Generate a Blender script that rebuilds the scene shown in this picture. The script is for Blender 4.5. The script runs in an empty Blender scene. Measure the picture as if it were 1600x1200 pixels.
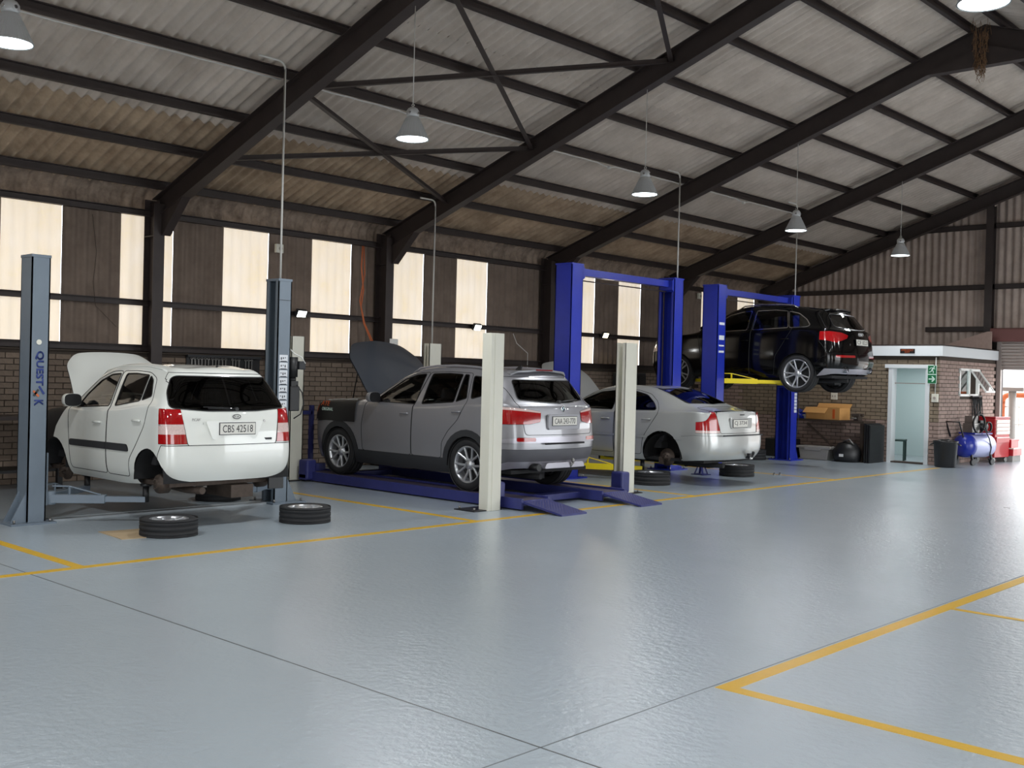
import bpy, bmesh, math, random
from mathutils import Vector, Matrix
from mathutils.bvhtree import BVHTree
random.seed(7)
PI = math.pi
SC = bpy.context.scene
COL = SC.collection
# ---------------------------------------------------------------- camera, world, exposure, large lights
def make_camera():
    yaw, pit, rol = (math.radians(a) for a in (43.018, -.406, 1.43))
    f = Vector((-math.sin(yaw)*math.cos(pit), math.cos(yaw)*math.cos(pit), math.sin(pit)))
    r = Vector((math.cos(yaw), math.sin(yaw), 0)); d = f.cross(r)
    c, s = math.cos(rol), math.sin(rol)
    r, d = c*r - s*d, s*r + c*d
    cam = bpy.data.cameras.new('camera'); cam.sensor_width = 36; cam.lens = 1674/1600*36
    cam.clip_start = .05; cam.clip_end = 300
    o = bpy.data.objects.new('camera', cam); COL.objects.link(o)
    o.matrix_world = Matrix(((r.x, -d.x, -f.x, 0), (r.y, -d.y, -f.y, 0), (r.z, -d.z, -f.z, 1.7), (0, 0, 0, 1)))
    SC.camera = o
make_camera()
W = bpy.data.worlds.new('overcast_sky'); SC.world = W; W.use_nodes = True
W.node_tree.nodes['Background'].inputs[0].default_value = (.93, .97, 1, 1)
W.node_tree.nodes['Background'].inputs[1].default_value = 5.6
vs = SC.view_settings
vs.view_transform = 'Standard'; vs.look = 'None'; vs.exposure = 0.0; vs.gamma = 1.0; vs.use_curve_mapping = False
SC.cycles.max_bounces = 8; SC.cycles.diffuse_bounces = 4; SC.cycles.glossy_bounces = 4
SC.cycles.transparent_max_bounces = 12; SC.cycles.sample_clamp_indirect = 6
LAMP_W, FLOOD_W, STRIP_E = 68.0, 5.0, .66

# ---------------------------------------------------------------- mesh helpers
class MB:
    def __init__(s): s.v = []; s.f = []; s.sm = []
    def add(s, vs, fs, smooth=False):
        o = len(s.v); s.v += [tuple(v) for v in vs]
        s.f += [tuple(i+o for i in f) for f in fs]; s.sm += [smooth]*len(fs); return s
    def box(s, c, d, R=None):
        x, y, z = d[0]/2, d[1]/2, d[2]/2; c = Vector(c)
        vs = [Vector((a*x, b*y, e*z)) for a in (-1, 1) for b in (-1, 1) for e in (-1, 1)]
        if R: vs = [R @ v for v in vs]
        return s.add([v+c for v in vs], [(0,1,3,2),(4,6,7,5),(0,4,5,1),(2,3,7,6),(0,2,6,4),(1,5,7,3)])
    def bb(s, a, b):
        return s.box([(p+q)/2 for p, q in zip(a, b)], [abs(q-p) for p, q in zip(a, b)])
    def prism(s, poly, ax, a, b):
        n = len(poly); k = 'xyz'.index(ax)
        def pt(p, t):
            q = [p[0], p[1]]; q.insert(k, t); return q
        return s.add([pt(p, a) for p in poly]+[pt(p, b) for p in poly],
            [tuple(range(n))[::-1], tuple(range(n, 2*n))]+[(i, (i+1) % n, n+(i+1) % n, n+i) for i in range(n)])
    def beam(s, p, q, w, h, up=(0, 0, 1)):
        p, q = Vector(p), Vector(q); d = (q-p).normalized(); u = Vector(up)
        sd = d.cross(u).normalized(); u = sd.cross(d)
        vs = [e+sd*a*w/2+u*b*h/2 for e in (p, q) for a, b in ((-1,-1),(1,-1),(1,1),(-1,1))]
        return s.add(vs, [(0,1,2,3),(7,6,5,4),(0,4,5,1),(1,5,6,2),(2,6,7,3),(3,7,4,0)])
    def tube(s, pts, r, n=8, caps=True, closed=False):
        pts = [Vector(p) for p in pts]; m = len(pts); vs = []; fs = []; pu = None
        for i, p in enumerate(pts):
            a = pts[(i-1) % m] if (i or closed) else p; b = pts[(i+1) % m] if (i < m-1 or closed) else p
            d = (b-a).normalized()
            if pu is None: pu = d.orthogonal().normalized()
            pu = (pu - d*pu.dot(d)); pu = pu.normalized() if pu.length > 1e-6 else d.orthogonal().normalized()
            w = d.cross(pu); rr = r[i] if isinstance(r, (list, tuple)) else r
            vs += [p+(pu*math.cos(t)+w*math.sin(t))*rr for t in (2*PI*k/n for k in range(n))]
        for i in range(m if closed else m-1):
            j = (i+1) % m
            fs += [(i*n+k, i*n+(k+1) % n, j*n+(k+1) % n, j*n+k) for k in range(n)]
        s.add(vs, fs, True)
        if caps and not closed:
            o = len(s.v)-len(vs)
            s.f += [tuple(range(o, o+n))[::-1], tuple(range(o+(m-1)*n, o+m*n))]; s.sm += [False]*2
        return s
    def cyl(s, p, q, r, n=16): return s.tube([p, q], r, n)
    def lathe(s, prof, n=32, M=None, smooth=True, close=False, a0=0, a1=2*PI):
        full = abs(a1-a0-2*PI) < 1e-6; c = n if full else n+1; vs = []; fs = []
        for r, z in prof:
            for k in range(c):
                t = a0+(a1-a0)*k/n; v = Vector((r*math.cos(t), r*math.sin(t), z)); vs.append(M @ v if M else v)
        m = len(prof)
        for i in range(m if close else m-1):
            j = (i+1) % m
            for k in range(n if full else n):
                k2 = (k+1) % c; fs.append((i*c+k, i*c+k2, j*c+k2, j*c+k))
        return s.add(vs, fs, smooth)
    def disc(s, c, r, n=24, M=None):
        vs = [Vector((r*math.cos(2*PI*k/n), r*math.sin(2*PI*k/n), 0)) for k in range(n)]
        vs = [(M @ v if M else v)+Vector(c) for v in vs]
        return s.add(vs, [tuple(range(n))])
    def mesh(s, name, bevel=0, M=None):
        me = bpy.data.meshes.new(name); me.from_pydata(s.v, [], s.f)
        if M: me.transform(M)
        me.polygons.foreach_set('use_smooth', s.sm)
        if bevel or True:
            bm = bmesh.new(); bm.from_mesh(me)
            bmesh.ops.recalc_face_normals(bm, faces=bm.faces)
            if bevel:
                bmesh.ops.remove_doubles(bm, verts=bm.verts, dist=1e-5)
                es = [e for e in bm.edges if len(e.link_faces) == 2 and e.calc_face_angle(0) > .6]
                bmesh.ops.bevel(bm, geom=es, offset=bevel, segments=2, affect='EDGES', profile=.5, clamp_overlap=True)
            bm.to_mesh(me); bm.free()
        me.update(); return me
    def build(s, name, m, parent=None, bevel=0, M=None):
        return link(name, s.mesh(name, bevel, M), m, parent)

def link(name, me, m, parent=None, loc=None):
    o = bpy.data.objects.new(name, me); COL.objects.link(o)
    if m and not me.materials: me.materials.append(m)
    if parent: o.parent = parent
    if loc: o.location = loc
    return o
def tag(o, label, cat, group=None):
    o['label'] = label; o['category'] = cat
    if group: o['group'] = group
    return o
def thing(name, label, cat, loc=(0,0,0), rz=0, group=None):
    o = bpy.data.objects.new(name, None); COL.objects.link(o); o.empty_display_size = .1
    o.location = loc; o.rotation_euler = (0, 0, rz); return tag(o, label, cat, group)
def struct(name, parent=None, loc=(0,0,0)):
    o = bpy.data.objects.new(name, None); COL.objects.link(o); o.location = loc
    o['kind'] = 'structure'; return o
def dup(root, loc, rz=0, label=None, group=None, parent=None):
    r = root.copy(); COL.objects.link(r); r.location = loc; r.rotation_euler = (0, 0, rz)
    if label: r['label'] = label
    if group: r['group'] = group
    for ch in root.children:
        c = ch.copy(); COL.objects.link(c); c.parent = r
        for g in ch.children:
            d = g.copy(); COL.objects.link(d); d.parent = c
    return r
def text_mesh(name, txt, h, w=None, depth=.001, M=None, spacing=1.0, bold=0):
    cu = bpy.data.curves.new(name, 'FONT'); cu.body = txt; cu.size = 1; cu.offset = bold; cu.extrude = 0; cu.space_character = spacing
    cu.align_x = 'CENTER'; cu.align_y = 'CENTER'; cu.resolution_u = 3
    o = bpy.data.objects.new(name, cu); COL.objects.link(o)
    me = bpy.data.meshes.new_from_object(o.evaluated_get(bpy.context.evaluated_depsgraph_get()))
    bpy.data.objects.remove(o); bpy.data.curves.remove(cu)
    xs = [v.co.x for v in me.vertices]; ys = [v.co.y for v in me.vertices]
    sx, sy = max(xs)-min(xs), max(ys)-min(ys); cx, cy = (max(xs)+min(xs))/2, (max(ys)+min(ys))/2
    k = h/sy; kx = (w/sx) if w else k
    me.transform(Matrix.Diagonal((kx, k, 1, 1)) @ Matrix.Translation((-cx, -cy, 0)))
    if depth:
        bm = bmesh.new(); bm.from_mesh(me)
        r = bmesh.ops.extrude_face_region(bm, geom=bm.faces[:])
        bmesh.ops.translate(bm, vec=(0, 0, depth), verts=[g for g in r['geom'] if isinstance(g, bmesh.types.BMVert)])
        bmesh.ops.recalc_face_normals(bm, faces=bm.faces); bm.to_mesh(me); bm.free()
    if M: me.transform(M)
    me.materials.clear(); return me
def frame(ex, ey, o=(0,0,0)):
    ex, ey = Vector(ex).normalized(), Vector(ey).normalized(); ez = ex.cross(ey)
    return Matrix(((ex.x, ey.x, ez.x, o[0]), (ex.y, ey.y, ez.y, o[1]), (ex.z, ey.z, ez.z, o[2]), (0,0,0,1)))

def rounded(poly, r, k=3):
    out = []; n = len(poly)
    for i in range(n):
        p = Vector(poly[i]); a = Vector(poly[i-1])-p; b = Vector(poly[(i+1) % n])-p
        q = min(r, a.length*.45, b.length*.45); A = p+a.normalized()*q; B = p+b.normalized()*q
        for t in range(k+1):
            u = t/k; out.append(tuple(A*(1-u)**2+p*2*u*(1-u)+B*u*u))
    return out
# ---------------------------------------------------------------- materials
def srgb(c):
    def f(u):
        u /= 255
        return u/12.92 if u <= .04045 else ((u+.055)/1.055)**2.4
    return tuple(f(u) for u in c)+(1,)
def mat(name, col, rough=.5, metal=0, coat=0, spec=.5, emit=0, noise=0, nscale=6, bump=0, bscale=60, rand=0, col2=None, island=0, rvar=0, world=0):
    m = bpy.data.materials.new(name); m.use_nodes = True; nt = m.node_tree; b = nt.nodes['Principled BSDF']
    c = srgb(col); b.inputs['Base Color'].default_value = c
    b.inputs['Roughness'].default_value = rough; b.inputs['Metallic'].default_value = metal
    b.inputs['Specular IOR Level'].default_value = spec
    if coat: b.inputs['Coat Weight'].default_value = coat; b.inputs['Coat Roughness'].default_value = .04
    if emit: b.inputs['Emission Color'].default_value = c; b.inputs['Emission Strength'].default_value = emit
    N = nt.nodes.new; L = nt.links.new; out = None
    if noise or bump or rvar:
        tc = N('ShaderNodeTexCoord'); tco = N('ShaderNodeNewGeometry').outputs['Position'] if world else tc.outputs['Object']
    if noise:
        t = N('ShaderNodeTexNoise'); t.inputs['Scale'].default_value = nscale; t.inputs['Detail'].default_value = 6; t.inputs['Roughness'].default_value = .65
        L(tco, t.inputs['Vector'])
        rp = N('ShaderNodeMapRange'); rp.inputs[1].default_value = .22; rp.inputs[2].default_value = .78
        L(t.outputs['Fac'], rp.inputs[0])
        mx = N('ShaderNodeMix'); mx.data_type = 'RGBA'
        c2 = srgb(col2) if col2 else tuple(u*(1-noise) for u in c[:3])+(1,)
        mx.inputs[6].default_value = c; mx.inputs[7].default_value = c2
        L(rp.outputs[0], mx.inputs[0]); out = mx.outputs[2]
        if rvar:
            r2 = N('ShaderNodeMapRange'); r2.inputs[1].default_value = .1; r2.inputs[2].default_value = .9
            r2.inputs[3].default_value = rough-rvar; r2.inputs[4].default_value = rough+rvar
            L(t.outputs['Fac'], r2.inputs[0]); L(r2.outputs[0], b.inputs['Roughness'])
    if rand:
        hv = N('ShaderNodeHueSaturation'); rn = N('ShaderNodeMapRange')
        if island: src = N('ShaderNodeNewGeometry').outputs['Random Per Island']
        else: src = N('ShaderNodeObjectInfo').outputs['Random']
        L(src, rn.inputs[0]); rn.inputs[3].default_value = 1-rand; rn.inputs[4].default_value = 1+rand
        L(rn.outputs[0], hv.inputs['Value'])
        if out: L(out, hv.inputs['Color'])
        else: hv.inputs['Color'].default_value = c
        out = hv.outputs[0]
    if out: L(out, b.inputs['Base Color'])
    if bump:
        t = N('ShaderNodeTexNoise'); t.inputs['Scale'].default_value = bscale; t.inputs['Detail'].default_value = 3
        L(tco, t.inputs['Vector'])
        bn = N('ShaderNodeBump'); bn.inputs['Strength'].default_value = bump; bn.inputs['Distance'].default_value = .01
        L(t.outputs['Fac'], bn.inputs['Height']); L(bn.outputs[0], b.inputs['Normal'])
    return m
def glass_mat(name, tint, gloss=.9):
    m = bpy.data.materials.new(name); m.use_nodes = True; nt = m.node_tree; nt.nodes.clear()
    N = nt.nodes.new; L = nt.links.new
    o = N('ShaderNodeOutputMaterial'); mx = N('ShaderNodeMixShader'); t = N('ShaderNodeBsdfTransparent'); g = N('ShaderNodeBsdfGlossy')
    fr = N('ShaderNodeFresnel'); fr.inputs[0].default_value = 1.52
    t.inputs[0].default_value = tint; g.inputs[0].default_value = (gloss, gloss, gloss, 1); g.inputs['Roughness'].default_value = .02
    L(fr.outputs[0], mx.inputs[0]); L(t.outputs[0], mx.inputs[1]); L(g.outputs[0], mx.inputs[2]); L(mx.outputs[0], o.inputs[0])
    return m
def emis(name, col, s):
    m = bpy.data.materials.new(name); m.use_nodes = True; nt = m.node_tree; nt.nodes.clear()
    o = nt.nodes.new('ShaderNodeOutputMaterial'); e = nt.nodes.new('ShaderNodeEmission')
    e.inputs[0].default_value = srgb(col); e.inputs[1].default_value = s; nt.links.new(e.outputs[0], o.inputs[0]); return m

M = dict(
    steel=mat('dark_brown_steel', (62, 52, 50), .55, noise=.35, nscale=4),
    sheet=mat('fibre_cement_sheet', (220, 208, 197), .9, noise=.5, nscale=1.6, rand=.07, col2=(178, 165, 153), world=1),
    sheet_stained=mat('stained_cement_sheet', (206, 184, 158), .9, noise=.5, nscale=2.6, rand=.08, col2=(138, 116, 96), world=1),
    sheet_eave=mat('sooty_eave_sheet', (178, 160, 144), .9, noise=.5, nscale=5, rand=.05, col2=(92, 78, 68), world=1),
    sheet_wall=mat('weathered_wall_sheet', (136, 120, 108), .9, noise=.4, nscale=2.5, rand=.08, col2=(104, 90, 80), world=1),
    sheet_gable=mat('pale_gable_sheet', (196, 180, 170), .9, noise=.4, nscale=2.5, rand=.06, col2=(156, 140, 130), world=1),
    brick=mat('painted_brown_brick', (128, 112, 98), .85, noise=.25, nscale=14, rand=.13, bump=.5, bscale=40),
    brick_stuff=mat('painted_brown_brick_far', (128, 112, 98), .85, noise=.25, nscale=14, rand=.13, island=1),
    brick_office=mat('olive_brown_brick', (146, 130, 110), .85, noise=.25, nscale=14, rand=.12),
    brick_side=mat('pinkish_brick', (165, 142, 132), .85, noise=.2, nscale=14, rand=.10, island=1),
    mortar=mat('dark_mortar', (78, 68, 60), .95, noise=.3, nscale=8),
    yellow=mat('yellow_line_paint', (216, 170, 22), .35, noise=.12, nscale=9, bump=.15, bscale=45),
    joint=mat('floor_joint_filler', (112, 116, 118), .6),
    white=mat('white_gloss', (236, 236, 232), .35),
    cream=mat('cream_lift_paint', (226, 224, 210), .4, noise=.06, nscale=4),
    greylift=mat('slate_grey_lift_paint', (112, 124, 136), .42, noise=.10, nscale=5),
    blue=mat('royal_blue_lift_paint', (32, 50, 168), .35, noise=.18, nscale=5),
    navy=mat('navy_lift_paint', (52, 56, 118), .42, noise=.25, nscale=6),
    yellowarm=mat('yellow_arm_paint', (238, 214, 20), .4, noise=.1, nscale=9),
    black=mat('black_plastic', (24, 24, 26), .45),
    rubber=mat('tyre_rubber', (34, 34, 36), .75, noise=.2, nscale=20),
    dark=mat('dark_interior_trim', (26, 26, 28), .8),
    seat=mat('charcoal_seat_cloth', (54, 54, 56), .9),
    cover=mat('white_seat_cover', (214, 204, 194), .7),
    metal=mat('bare_steel', (150, 148, 145), .35, .9, noise=.2, nscale=12),
    drum=mat('rusty_brake_steel', (92, 80, 72), .6, .5, noise=.4, nscale=18),
    chrome=mat('bright_chrome', (226, 228, 230), .12, 1),
    alloy=mat('silver_alloy', (198, 200, 204), .28, .75),
    alloydark=mat('dark_wheel_hollow', (30, 30, 32), .6),
    lampred=mat('red_lamp_lens', (176, 10, 18), .12, coat=1, noise=.35, nscale=30),
    lampclear=mat('clear_lamp_lens', (232, 205, 200), .1, coat=1, noise=.3, nscale=55),
    lampdark=mat('dark_red_lens', (120, 10, 18), .15, coat=1),
    plate=mat('white_number_plate', (226, 224, 216), .35),
    plateink=mat('dark_plate_ink', (38, 36, 40), .5),
    galv=mat('galvanised_conduit', (205, 203, 198), .45),
    wood=mat('bench_timber', (70, 56, 46), .7, noise=.3, nscale=10),
    red=mat('red_cabinet_paint', (178, 24, 34), .3, coat=.5),
    card2=mat('pale_cardboard', (176, 154, 122), .85, noise=.15, nscale=8), card=mat('brown_cardboard', (206, 152, 88), .8, noise=.12, nscale=8),
    crate=mat('grey_plastic_crate', (150, 146, 142), .55),
    glass=glass_mat('tinted_car_glass', (.22, .25, .26, 1)),
    glassk=glass_mat('pale_car_glass', (.93, .94, .92, 1)), glassm=glass_mat('smoked_car_glass', (.42, .46, .47, 1)),
    glassdark=glass_mat('privacy_car_glass', (.035, .04, .045, 1)),
    glassclear=glass_mat('clear_window_glass', (.8, .88, .88, 1)),
    kia=mat('white_car_paint', (232, 234, 228), .35, coat=1),
    x3=mat('grey_metallic_paint', (156, 156, 161), .42, .55, coat=1),
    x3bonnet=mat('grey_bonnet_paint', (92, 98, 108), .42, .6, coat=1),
    volvo=mat('pale_silver_paint', (188, 190, 188), .4, .55, coat=1),
    q5=mat('black_gloss_paint', (5, 5, 6), .1, spec=.4),
    clad=mat('charcoal_cladding', (48, 49, 52), .6),
    x3band=mat('dark_grey_bumper', (86, 86, 92), .45),
    silverskid=mat('satin_silver_trim', (176, 174, 182), .35, .6),
    green=mat('exit_sign_green', (20, 112, 66), .4), signwhite=mat('sign_white', (214, 236, 224), .5),
    signblack=mat('black_sign', (26, 22, 22), .5), orange=mat('orange_lettering', (206, 92, 34), .5),
    bluesign=mat('deep_blue_lettering', (34, 54, 120), .5), redsign=mat('red_lettering', (190, 40, 40), .5),
    office=mat('pale_mint_wall', (206, 224, 224), .6), fascia=mat('white_fascia', (226, 230, 232), .5),
    shutter=mat('roller_shutter_steel', (170, 160, 154), .5, .2), shutterbox=mat('maroon_shutter_box', (112, 70, 66), .6),
    hose=mat('orange_cable', (196, 104, 60), .6), straw=mat('dry_straw', (146, 112, 82), .95, noise=.5, nscale=30),
    tank=mat('pale_lavender_tank', (186, 188, 222), .3, .2), tankblue=mat('blue_tank_enamel', (26, 44, 150), .3, coat=.5),  # tank body pale lavender, its end cap blue
    stain=mat('oil_stain_grey', (96, 98, 98), .4, noise=.3, nscale=5), rampsteel=mat('worn_ramp_steel', (92, 84, 100), .5, .3, noise=.3, nscale=8),
    outside=mat('pale_yard_concrete', (196, 192, 188), .9), bumperwhite=mat('lens_amber', (235, 226, 214), .3),
    emitlamp=emis('lamp_glow', (235, 250, 255), 9.0), emitflood=emis('flood_glow', (240, 250, 245), 14.0), emitwarm=emis('warm_flood_glow', (255, 236, 190), 14.0),
    lampshade=mat('ribbed_lamp_shade', (196, 198, 200), .4, .3), lampinner=mat('white_reflector', (235, 238, 240), .4),
)
# ---------------------------------------------------------------- the hall
XW, XR, XA, YG, YB, SL = -15.5, 3.0, -6.25, 26.95, -6.0, .347
COLY = [8.36+4.61*k for k in range(-3, 5)]           # portal frames
def zp(x): return 4.41+SL*((x if x <= XA else 2*XA-x)+15.3)
def floor_mat():
    m = mat('grey_floor_paint', (170, 181, 189), .30, noise=.09, nscale=.9, rvar=.05)
    nt = m.node_tree; b = nt.nodes['Principled BSDF']; N = nt.nodes.new; L = nt.links.new
    b.inputs['Coat Weight'].default_value = .5; b.inputs['Coat Roughness'].default_value = .16
    g = N('ShaderNodeNewGeometry'); t = N('ShaderNodeTexNoise'); t.inputs['Scale'].default_value = 20; t.inputs['Detail'].default_value = 5; t.inputs['Roughness'].default_value = .6
    t2 = N('ShaderNodeTexNoise'); t2.inputs['Scale'].default_value = 5; t2.inputs['Detail'].default_value = 2
    L(g.outputs['Position'], t.inputs['Vector']); L(g.outputs['Position'], t2.inputs['Vector'])
    ad = N('ShaderNodeMath'); ad.operation = 'MULTIPLY_ADD'; ad.inputs[1].default_value = .5; L(t2.outputs['Fac'], ad.inputs[0]); L(t.outputs['Fac'], ad.inputs[2])
    bn = N('ShaderNodeBump'); bn.inputs['Strength'].default_value = .60; bn.inputs['Distance'].default_value = .010
    L(ad.outputs[0], bn.inputs['Height']); L(bn.outputs[0], b.inputs['Normal']); L(bn.outputs[0], b.inputs['Coat Normal'])
    return m
FLOOR = floor_mat()
fl = MB().bb((XW-.2, YB-.2, -.2), (XR+.2, YG+.2, 0)).build('floor', FLOOR); fl['kind'] = 'structure'
MB().bb((-45, -30, -.35), (45, 75, -.21)).build('yard_ground', M['outside'])['kind'] = 'structure'
def flat(name, a, b, m, z=.0016): MB().bb((a[0], a[1], -.002), (b[0], b[1], z)).build(name, m, fl)
flat('yellow_line', (-8.83, .5), (-8.73, 22.6), M['yellow'])
for y in (4.14, 8.87, 13.45, 17.95): flat('yellow_line', (-14.2, y-.05), (-8.83, y+.05), M['yellow'])
flat('yellow_line', (-3.20, 5.14), (-3.10, 26), M['yellow']); flat('yellow_line', (-3.10, 5.14), (2.9, 5.235), M['yellow'])
flat('yellow_line', (-3.10, 8.31), (2.9, 8.375), M['yellow'])
flat('floor_joint', (XW, 3.70), (XR, 3.709), M['stain'], .0012); flat('floor_joint', (-3.225, YB), (-3.217, 26), M['joint'], .0012)
# corrugated sheet: width along local x, length along local y
def corrugated(w, ln, amp, pitch, rows=1, prof=None, k=8):
    n = max(2, int(round(w/pitch*k))); vs = []; fs = []
    for j in range(rows+1):
        for i in range(n+1):
            x = w*i/n; z = amp*math.cos(2*PI*x/pitch)
            if prof: vs.append(prof(x, j/rows, z))
            else: vs.append((x, ln*j/rows, z))
    for j in range(rows):
        for i in range(n): fs.append((j*(n+1)+i, j*(n+1)+i+1, (j+1)*(n+1)+i+1, (j+1)*(n+1)+i))
    return MB().add(vs, fs, True).mesh('corrugated_sheet')
CW, PT = .885, .177
ceil = struct('ceiling')
sheets = []
ROWS = ((0, 2.2), (1.93, 3.46), (5.2, 3.46), (8.48, 1.75))
for mm, rw in zip(('sheet_stained', 'sheet', 'sheet', 'sheet'), ROWS):
    sheet = corrugated(CW+.03, rw[1], .033, PT, 1); sheet.materials.append(M[mm]); sheets.append(sheet)
th = math.atan(SL)
NY = int((YG-YB)/CW)+2
for side in (-1, 1):
    for r in range(4):
        for i in range(NY):
            y0 = YB+CW*i
            if y0 > YG: continue
            d0 = ROWS[r][0]-.12; x = -15.42+d0*math.cos(th); z = zp(x)+.10+.011*r+random.uniform(0, .004)
            o = bpy.data.objects.new('roof_sheet', sheets[r]); COL.objects.link(o); o.parent = ceil
            if side < 0: o.matrix_world = frame((0, 1, 0), (math.cos(th), 0, math.sin(th)), (x, y0, z))
            else: o.matrix_world = frame((0, -1, 0), (-math.cos(th), 0, math.sin(th)), (2*XA-x, y0+CW, z))
ridge = corrugated(YG-YB, 1, .02, PT, 8, lambda x, t, z: ((t-.5)*.9, x, -abs(t-.5)*.9*SL+z*.6), 6)
link('ridge_capping', ridge, M['sheet'], ceil, (XA, YB, zp(XA)+.16))
PX = [-15.13, -14.10, -13.02, -11.88, -10.80, -9.68, -8.55, -7.42, -6.5]
def purlin():
    b = MB(); L = YG-YB
    b.bb((-.028, 0, -.045), (-.018, L, .06)); b.bb((-.028, 0, -.055), (.04, L, -.045)); b.bb((-.028, 0, .06), (.04, L, .07)); b.bb((.03, 0, -.045), (.04, L, -.028))
    return b.mesh('purlin')
pm = purlin(); pm.materials.append(M['steel'])
for x in PX:
    for xx in (x, 2*XA-x): link('purlin', pm, None, ceil, (xx, YB, zp(xx)))
def rafter_mesh():
    b = MB(); hw, T, D = .085, .012, .34
    def z1(x): return zp(x)-.07
    for s in (1, -1):
        def X(x): return x if s > 0 else 2*XA-x
        a, c = -15.42, XA
        for dz0, dz1, w in ((0, -T, hw), (-T, -D+T, .006), (-D+T, -D, hw)):
            ps = [(X(a), -w, z1(a)+dz1), (X(c), -w, z1(c)+dz1), (X(c), w, z1(c)+dz1), (X(a), w, z1(a)+dz1), (X(a), -w, z1(a)+dz0), (X(c), -w, z1(c)+dz0), (X(c), w, z1(c)+dz0), (X(a), w, z1(a)+dz0)]
            b.add(ps, [(0,1,2,3),(7,6,5,4),(0,4,5,1),(1,5,6,2),(2,6,7,3),(3,7,4,0)])
        b.prism([(X(-15.2), z1(-15.2)-D), (X(-15.12), 3.72), (X(-14.55), z1(-14.55)-D)], 'y', -.07, .07)
        zb = z1(-7.15)-D
        b.prism([(X(-7.15), zb), (X(XA), z1(XA)-D), (X(XA), zb)], 'y', -.085, .085)
    return b.mesh('rafter')
rm = rafter_mesh(); rm.materials.append(M['steel'])
for y in COLY: link('rafter', rm, None, ceil, (0, y if y < 26 else y-.12, 0))
def zr(x): return zp(x)-.13
for (xa, xb) in ((-13.9, -11.9), (-11.9, -9.2), (-9.2, -6.7)):
    for p, q in (((xa, COLY[3]), (xb, COLY[4])), ((xb, COLY[3]), (xa, COLY[4]))):
        b = MB(); P = Vector((p[0]+.12, p[1], zr(p[0]+.12)-.1)); Q = Vector((q[0]+.12, q[1], zr(q[0]+.12)-.1))
        b.beam(P, Q, .07, .008); b.beam(P+Vector((0, 0, .035)), Q+Vector((0, 0, .035)), .008, .07); b.build('roof_brace', M['steel'], ceil)
# ---- window side wall
wl = struct('wall_left')
SW = corrugated(CW+.02, 2.12, .022, PT, 1); SW.materials.append(M['sheet_wall'])
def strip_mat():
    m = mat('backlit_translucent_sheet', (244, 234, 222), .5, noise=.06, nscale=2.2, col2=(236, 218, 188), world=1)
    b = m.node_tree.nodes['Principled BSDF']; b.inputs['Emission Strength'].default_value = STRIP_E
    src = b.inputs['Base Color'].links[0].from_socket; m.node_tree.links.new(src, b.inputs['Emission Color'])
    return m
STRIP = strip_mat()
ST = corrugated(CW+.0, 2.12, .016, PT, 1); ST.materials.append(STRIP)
DARKS = {6, 13}
n0 = int((6.02-YB)/CW); y0 = 6.02-n0*CW
i = 0
while y0+i*CW < YG:
    k = i-n0
    tr = (k % 2 == 0) and k != 12
    o = bpy.data.objects.new('translucent_sheet' if tr else 'wall_sheet', ST if tr else SW); COL.objects.link(o); o.parent = wl
    o.matrix_world = frame((0, 1, 0), (0, 0, 1), (XW+(.0 if tr else .004), y0+i*CW, 2.0)); i += 1
def curl(x, t, z):
    return (x, .47*t, -.05+.24*t**2+.11*math.sin(PI*t)*-1+z)
EV = corrugated(CW+.02, 1, .024, PT, 6, curl); EV.materials.append(M['sheet_eave'])
for i in range(NY-1):
    o = bpy.data.objects.new('eave_sheet', EV); COL.objects.link(o); o.parent = wl
    # local y goes up the wall, local z points into the hall
    o.matrix_world = Matrix(((0, 0, 1, XW+.04), (1, 0, 0, YB+CW*i), (0, 1, 0, 4.08), (0, 0, 0, 1)))
for z, h, w in ((1.99, .11, .10), (2.69, .09, .09), (4.07, .10, .10)):
    b = MB(); b.bb((XW+.03, YB, z-h/2), (XW+.045, YG, z+h/2)); b.bb((XW+.03, YB, z+h/2-.01), (XW+.03+w, YG, z+h/2)); b.bb((XW+.03, YB, z-h/2), (XW+.03+w, YG, z-h/2+.01))
    b.build('girt', M['steel'], wl)
def column_mesh():
    b = MB(); b.bb((.0, -.09, 0), (.014, .09, 4.28)); b.bb((.286, -.09, 0), (.30, .09, 4.20)); b.bb((.014, -.006, 0), (.286, .006, 4.25))
    b.bb((-.02, -.16, 0), (.34, .16, .02)); b.bb((.014, -.085, 3.70), (.286, .085, 3.715)); return b.mesh('column')
cm = column_mesh(); cm.materials.append(M['steel'])
for y in COLY: link('column', cm, None, wl, (XW+.05, min(y-.10, 26.75), 0))
MB().bb((XW-.10, YB, 0), (XW+.075, YG, 1.93)).build('mortar_backing', M['mortar'], wl)
bm_ = MB().bb((-.004, -.111, -.036), (.016, .111, .036)).mesh('brick'); bm_.materials.append(M['brick'])
BP, BH = .236, .0848
lst = []
for r in range(int(1.93/BH)):
    for i in range(int((26.8-3.4)/BP)):
        y = 3.4+BP*(i+.5+(r % 2)*.5); z = BH*(r+.5)
        if min(abs(y-c) for c in COLY) < .11: pass
        lst.append((y, z))
vis = [p for p in lst if p[0] > 5.7 and (p[1] > 1.0 or p[0] < 6.4)]
vis.sort(key=lambda p: p[0]); near = set(vis[:290])
far = MB()
for p in lst:
    jx = random.uniform(-.003, .004)
    if p in near: link('brick', bm_, None, wl, (XW+.079+jx, p[0], p[1]))
    else: far.bb((XW+.075+jx, p[0]-.111, p[1]-.036), (XW+.095+jx, p[0]+.111, p[1]+.036))
o = far.build('brick_field', M['brick_stuff'], wl); o['kind'] = 'stuff'
MB().bb((XW+.06, YB, 1.915), (XW+.13, YG, 1.945)).build('sill', M['mortar'], wl)
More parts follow.
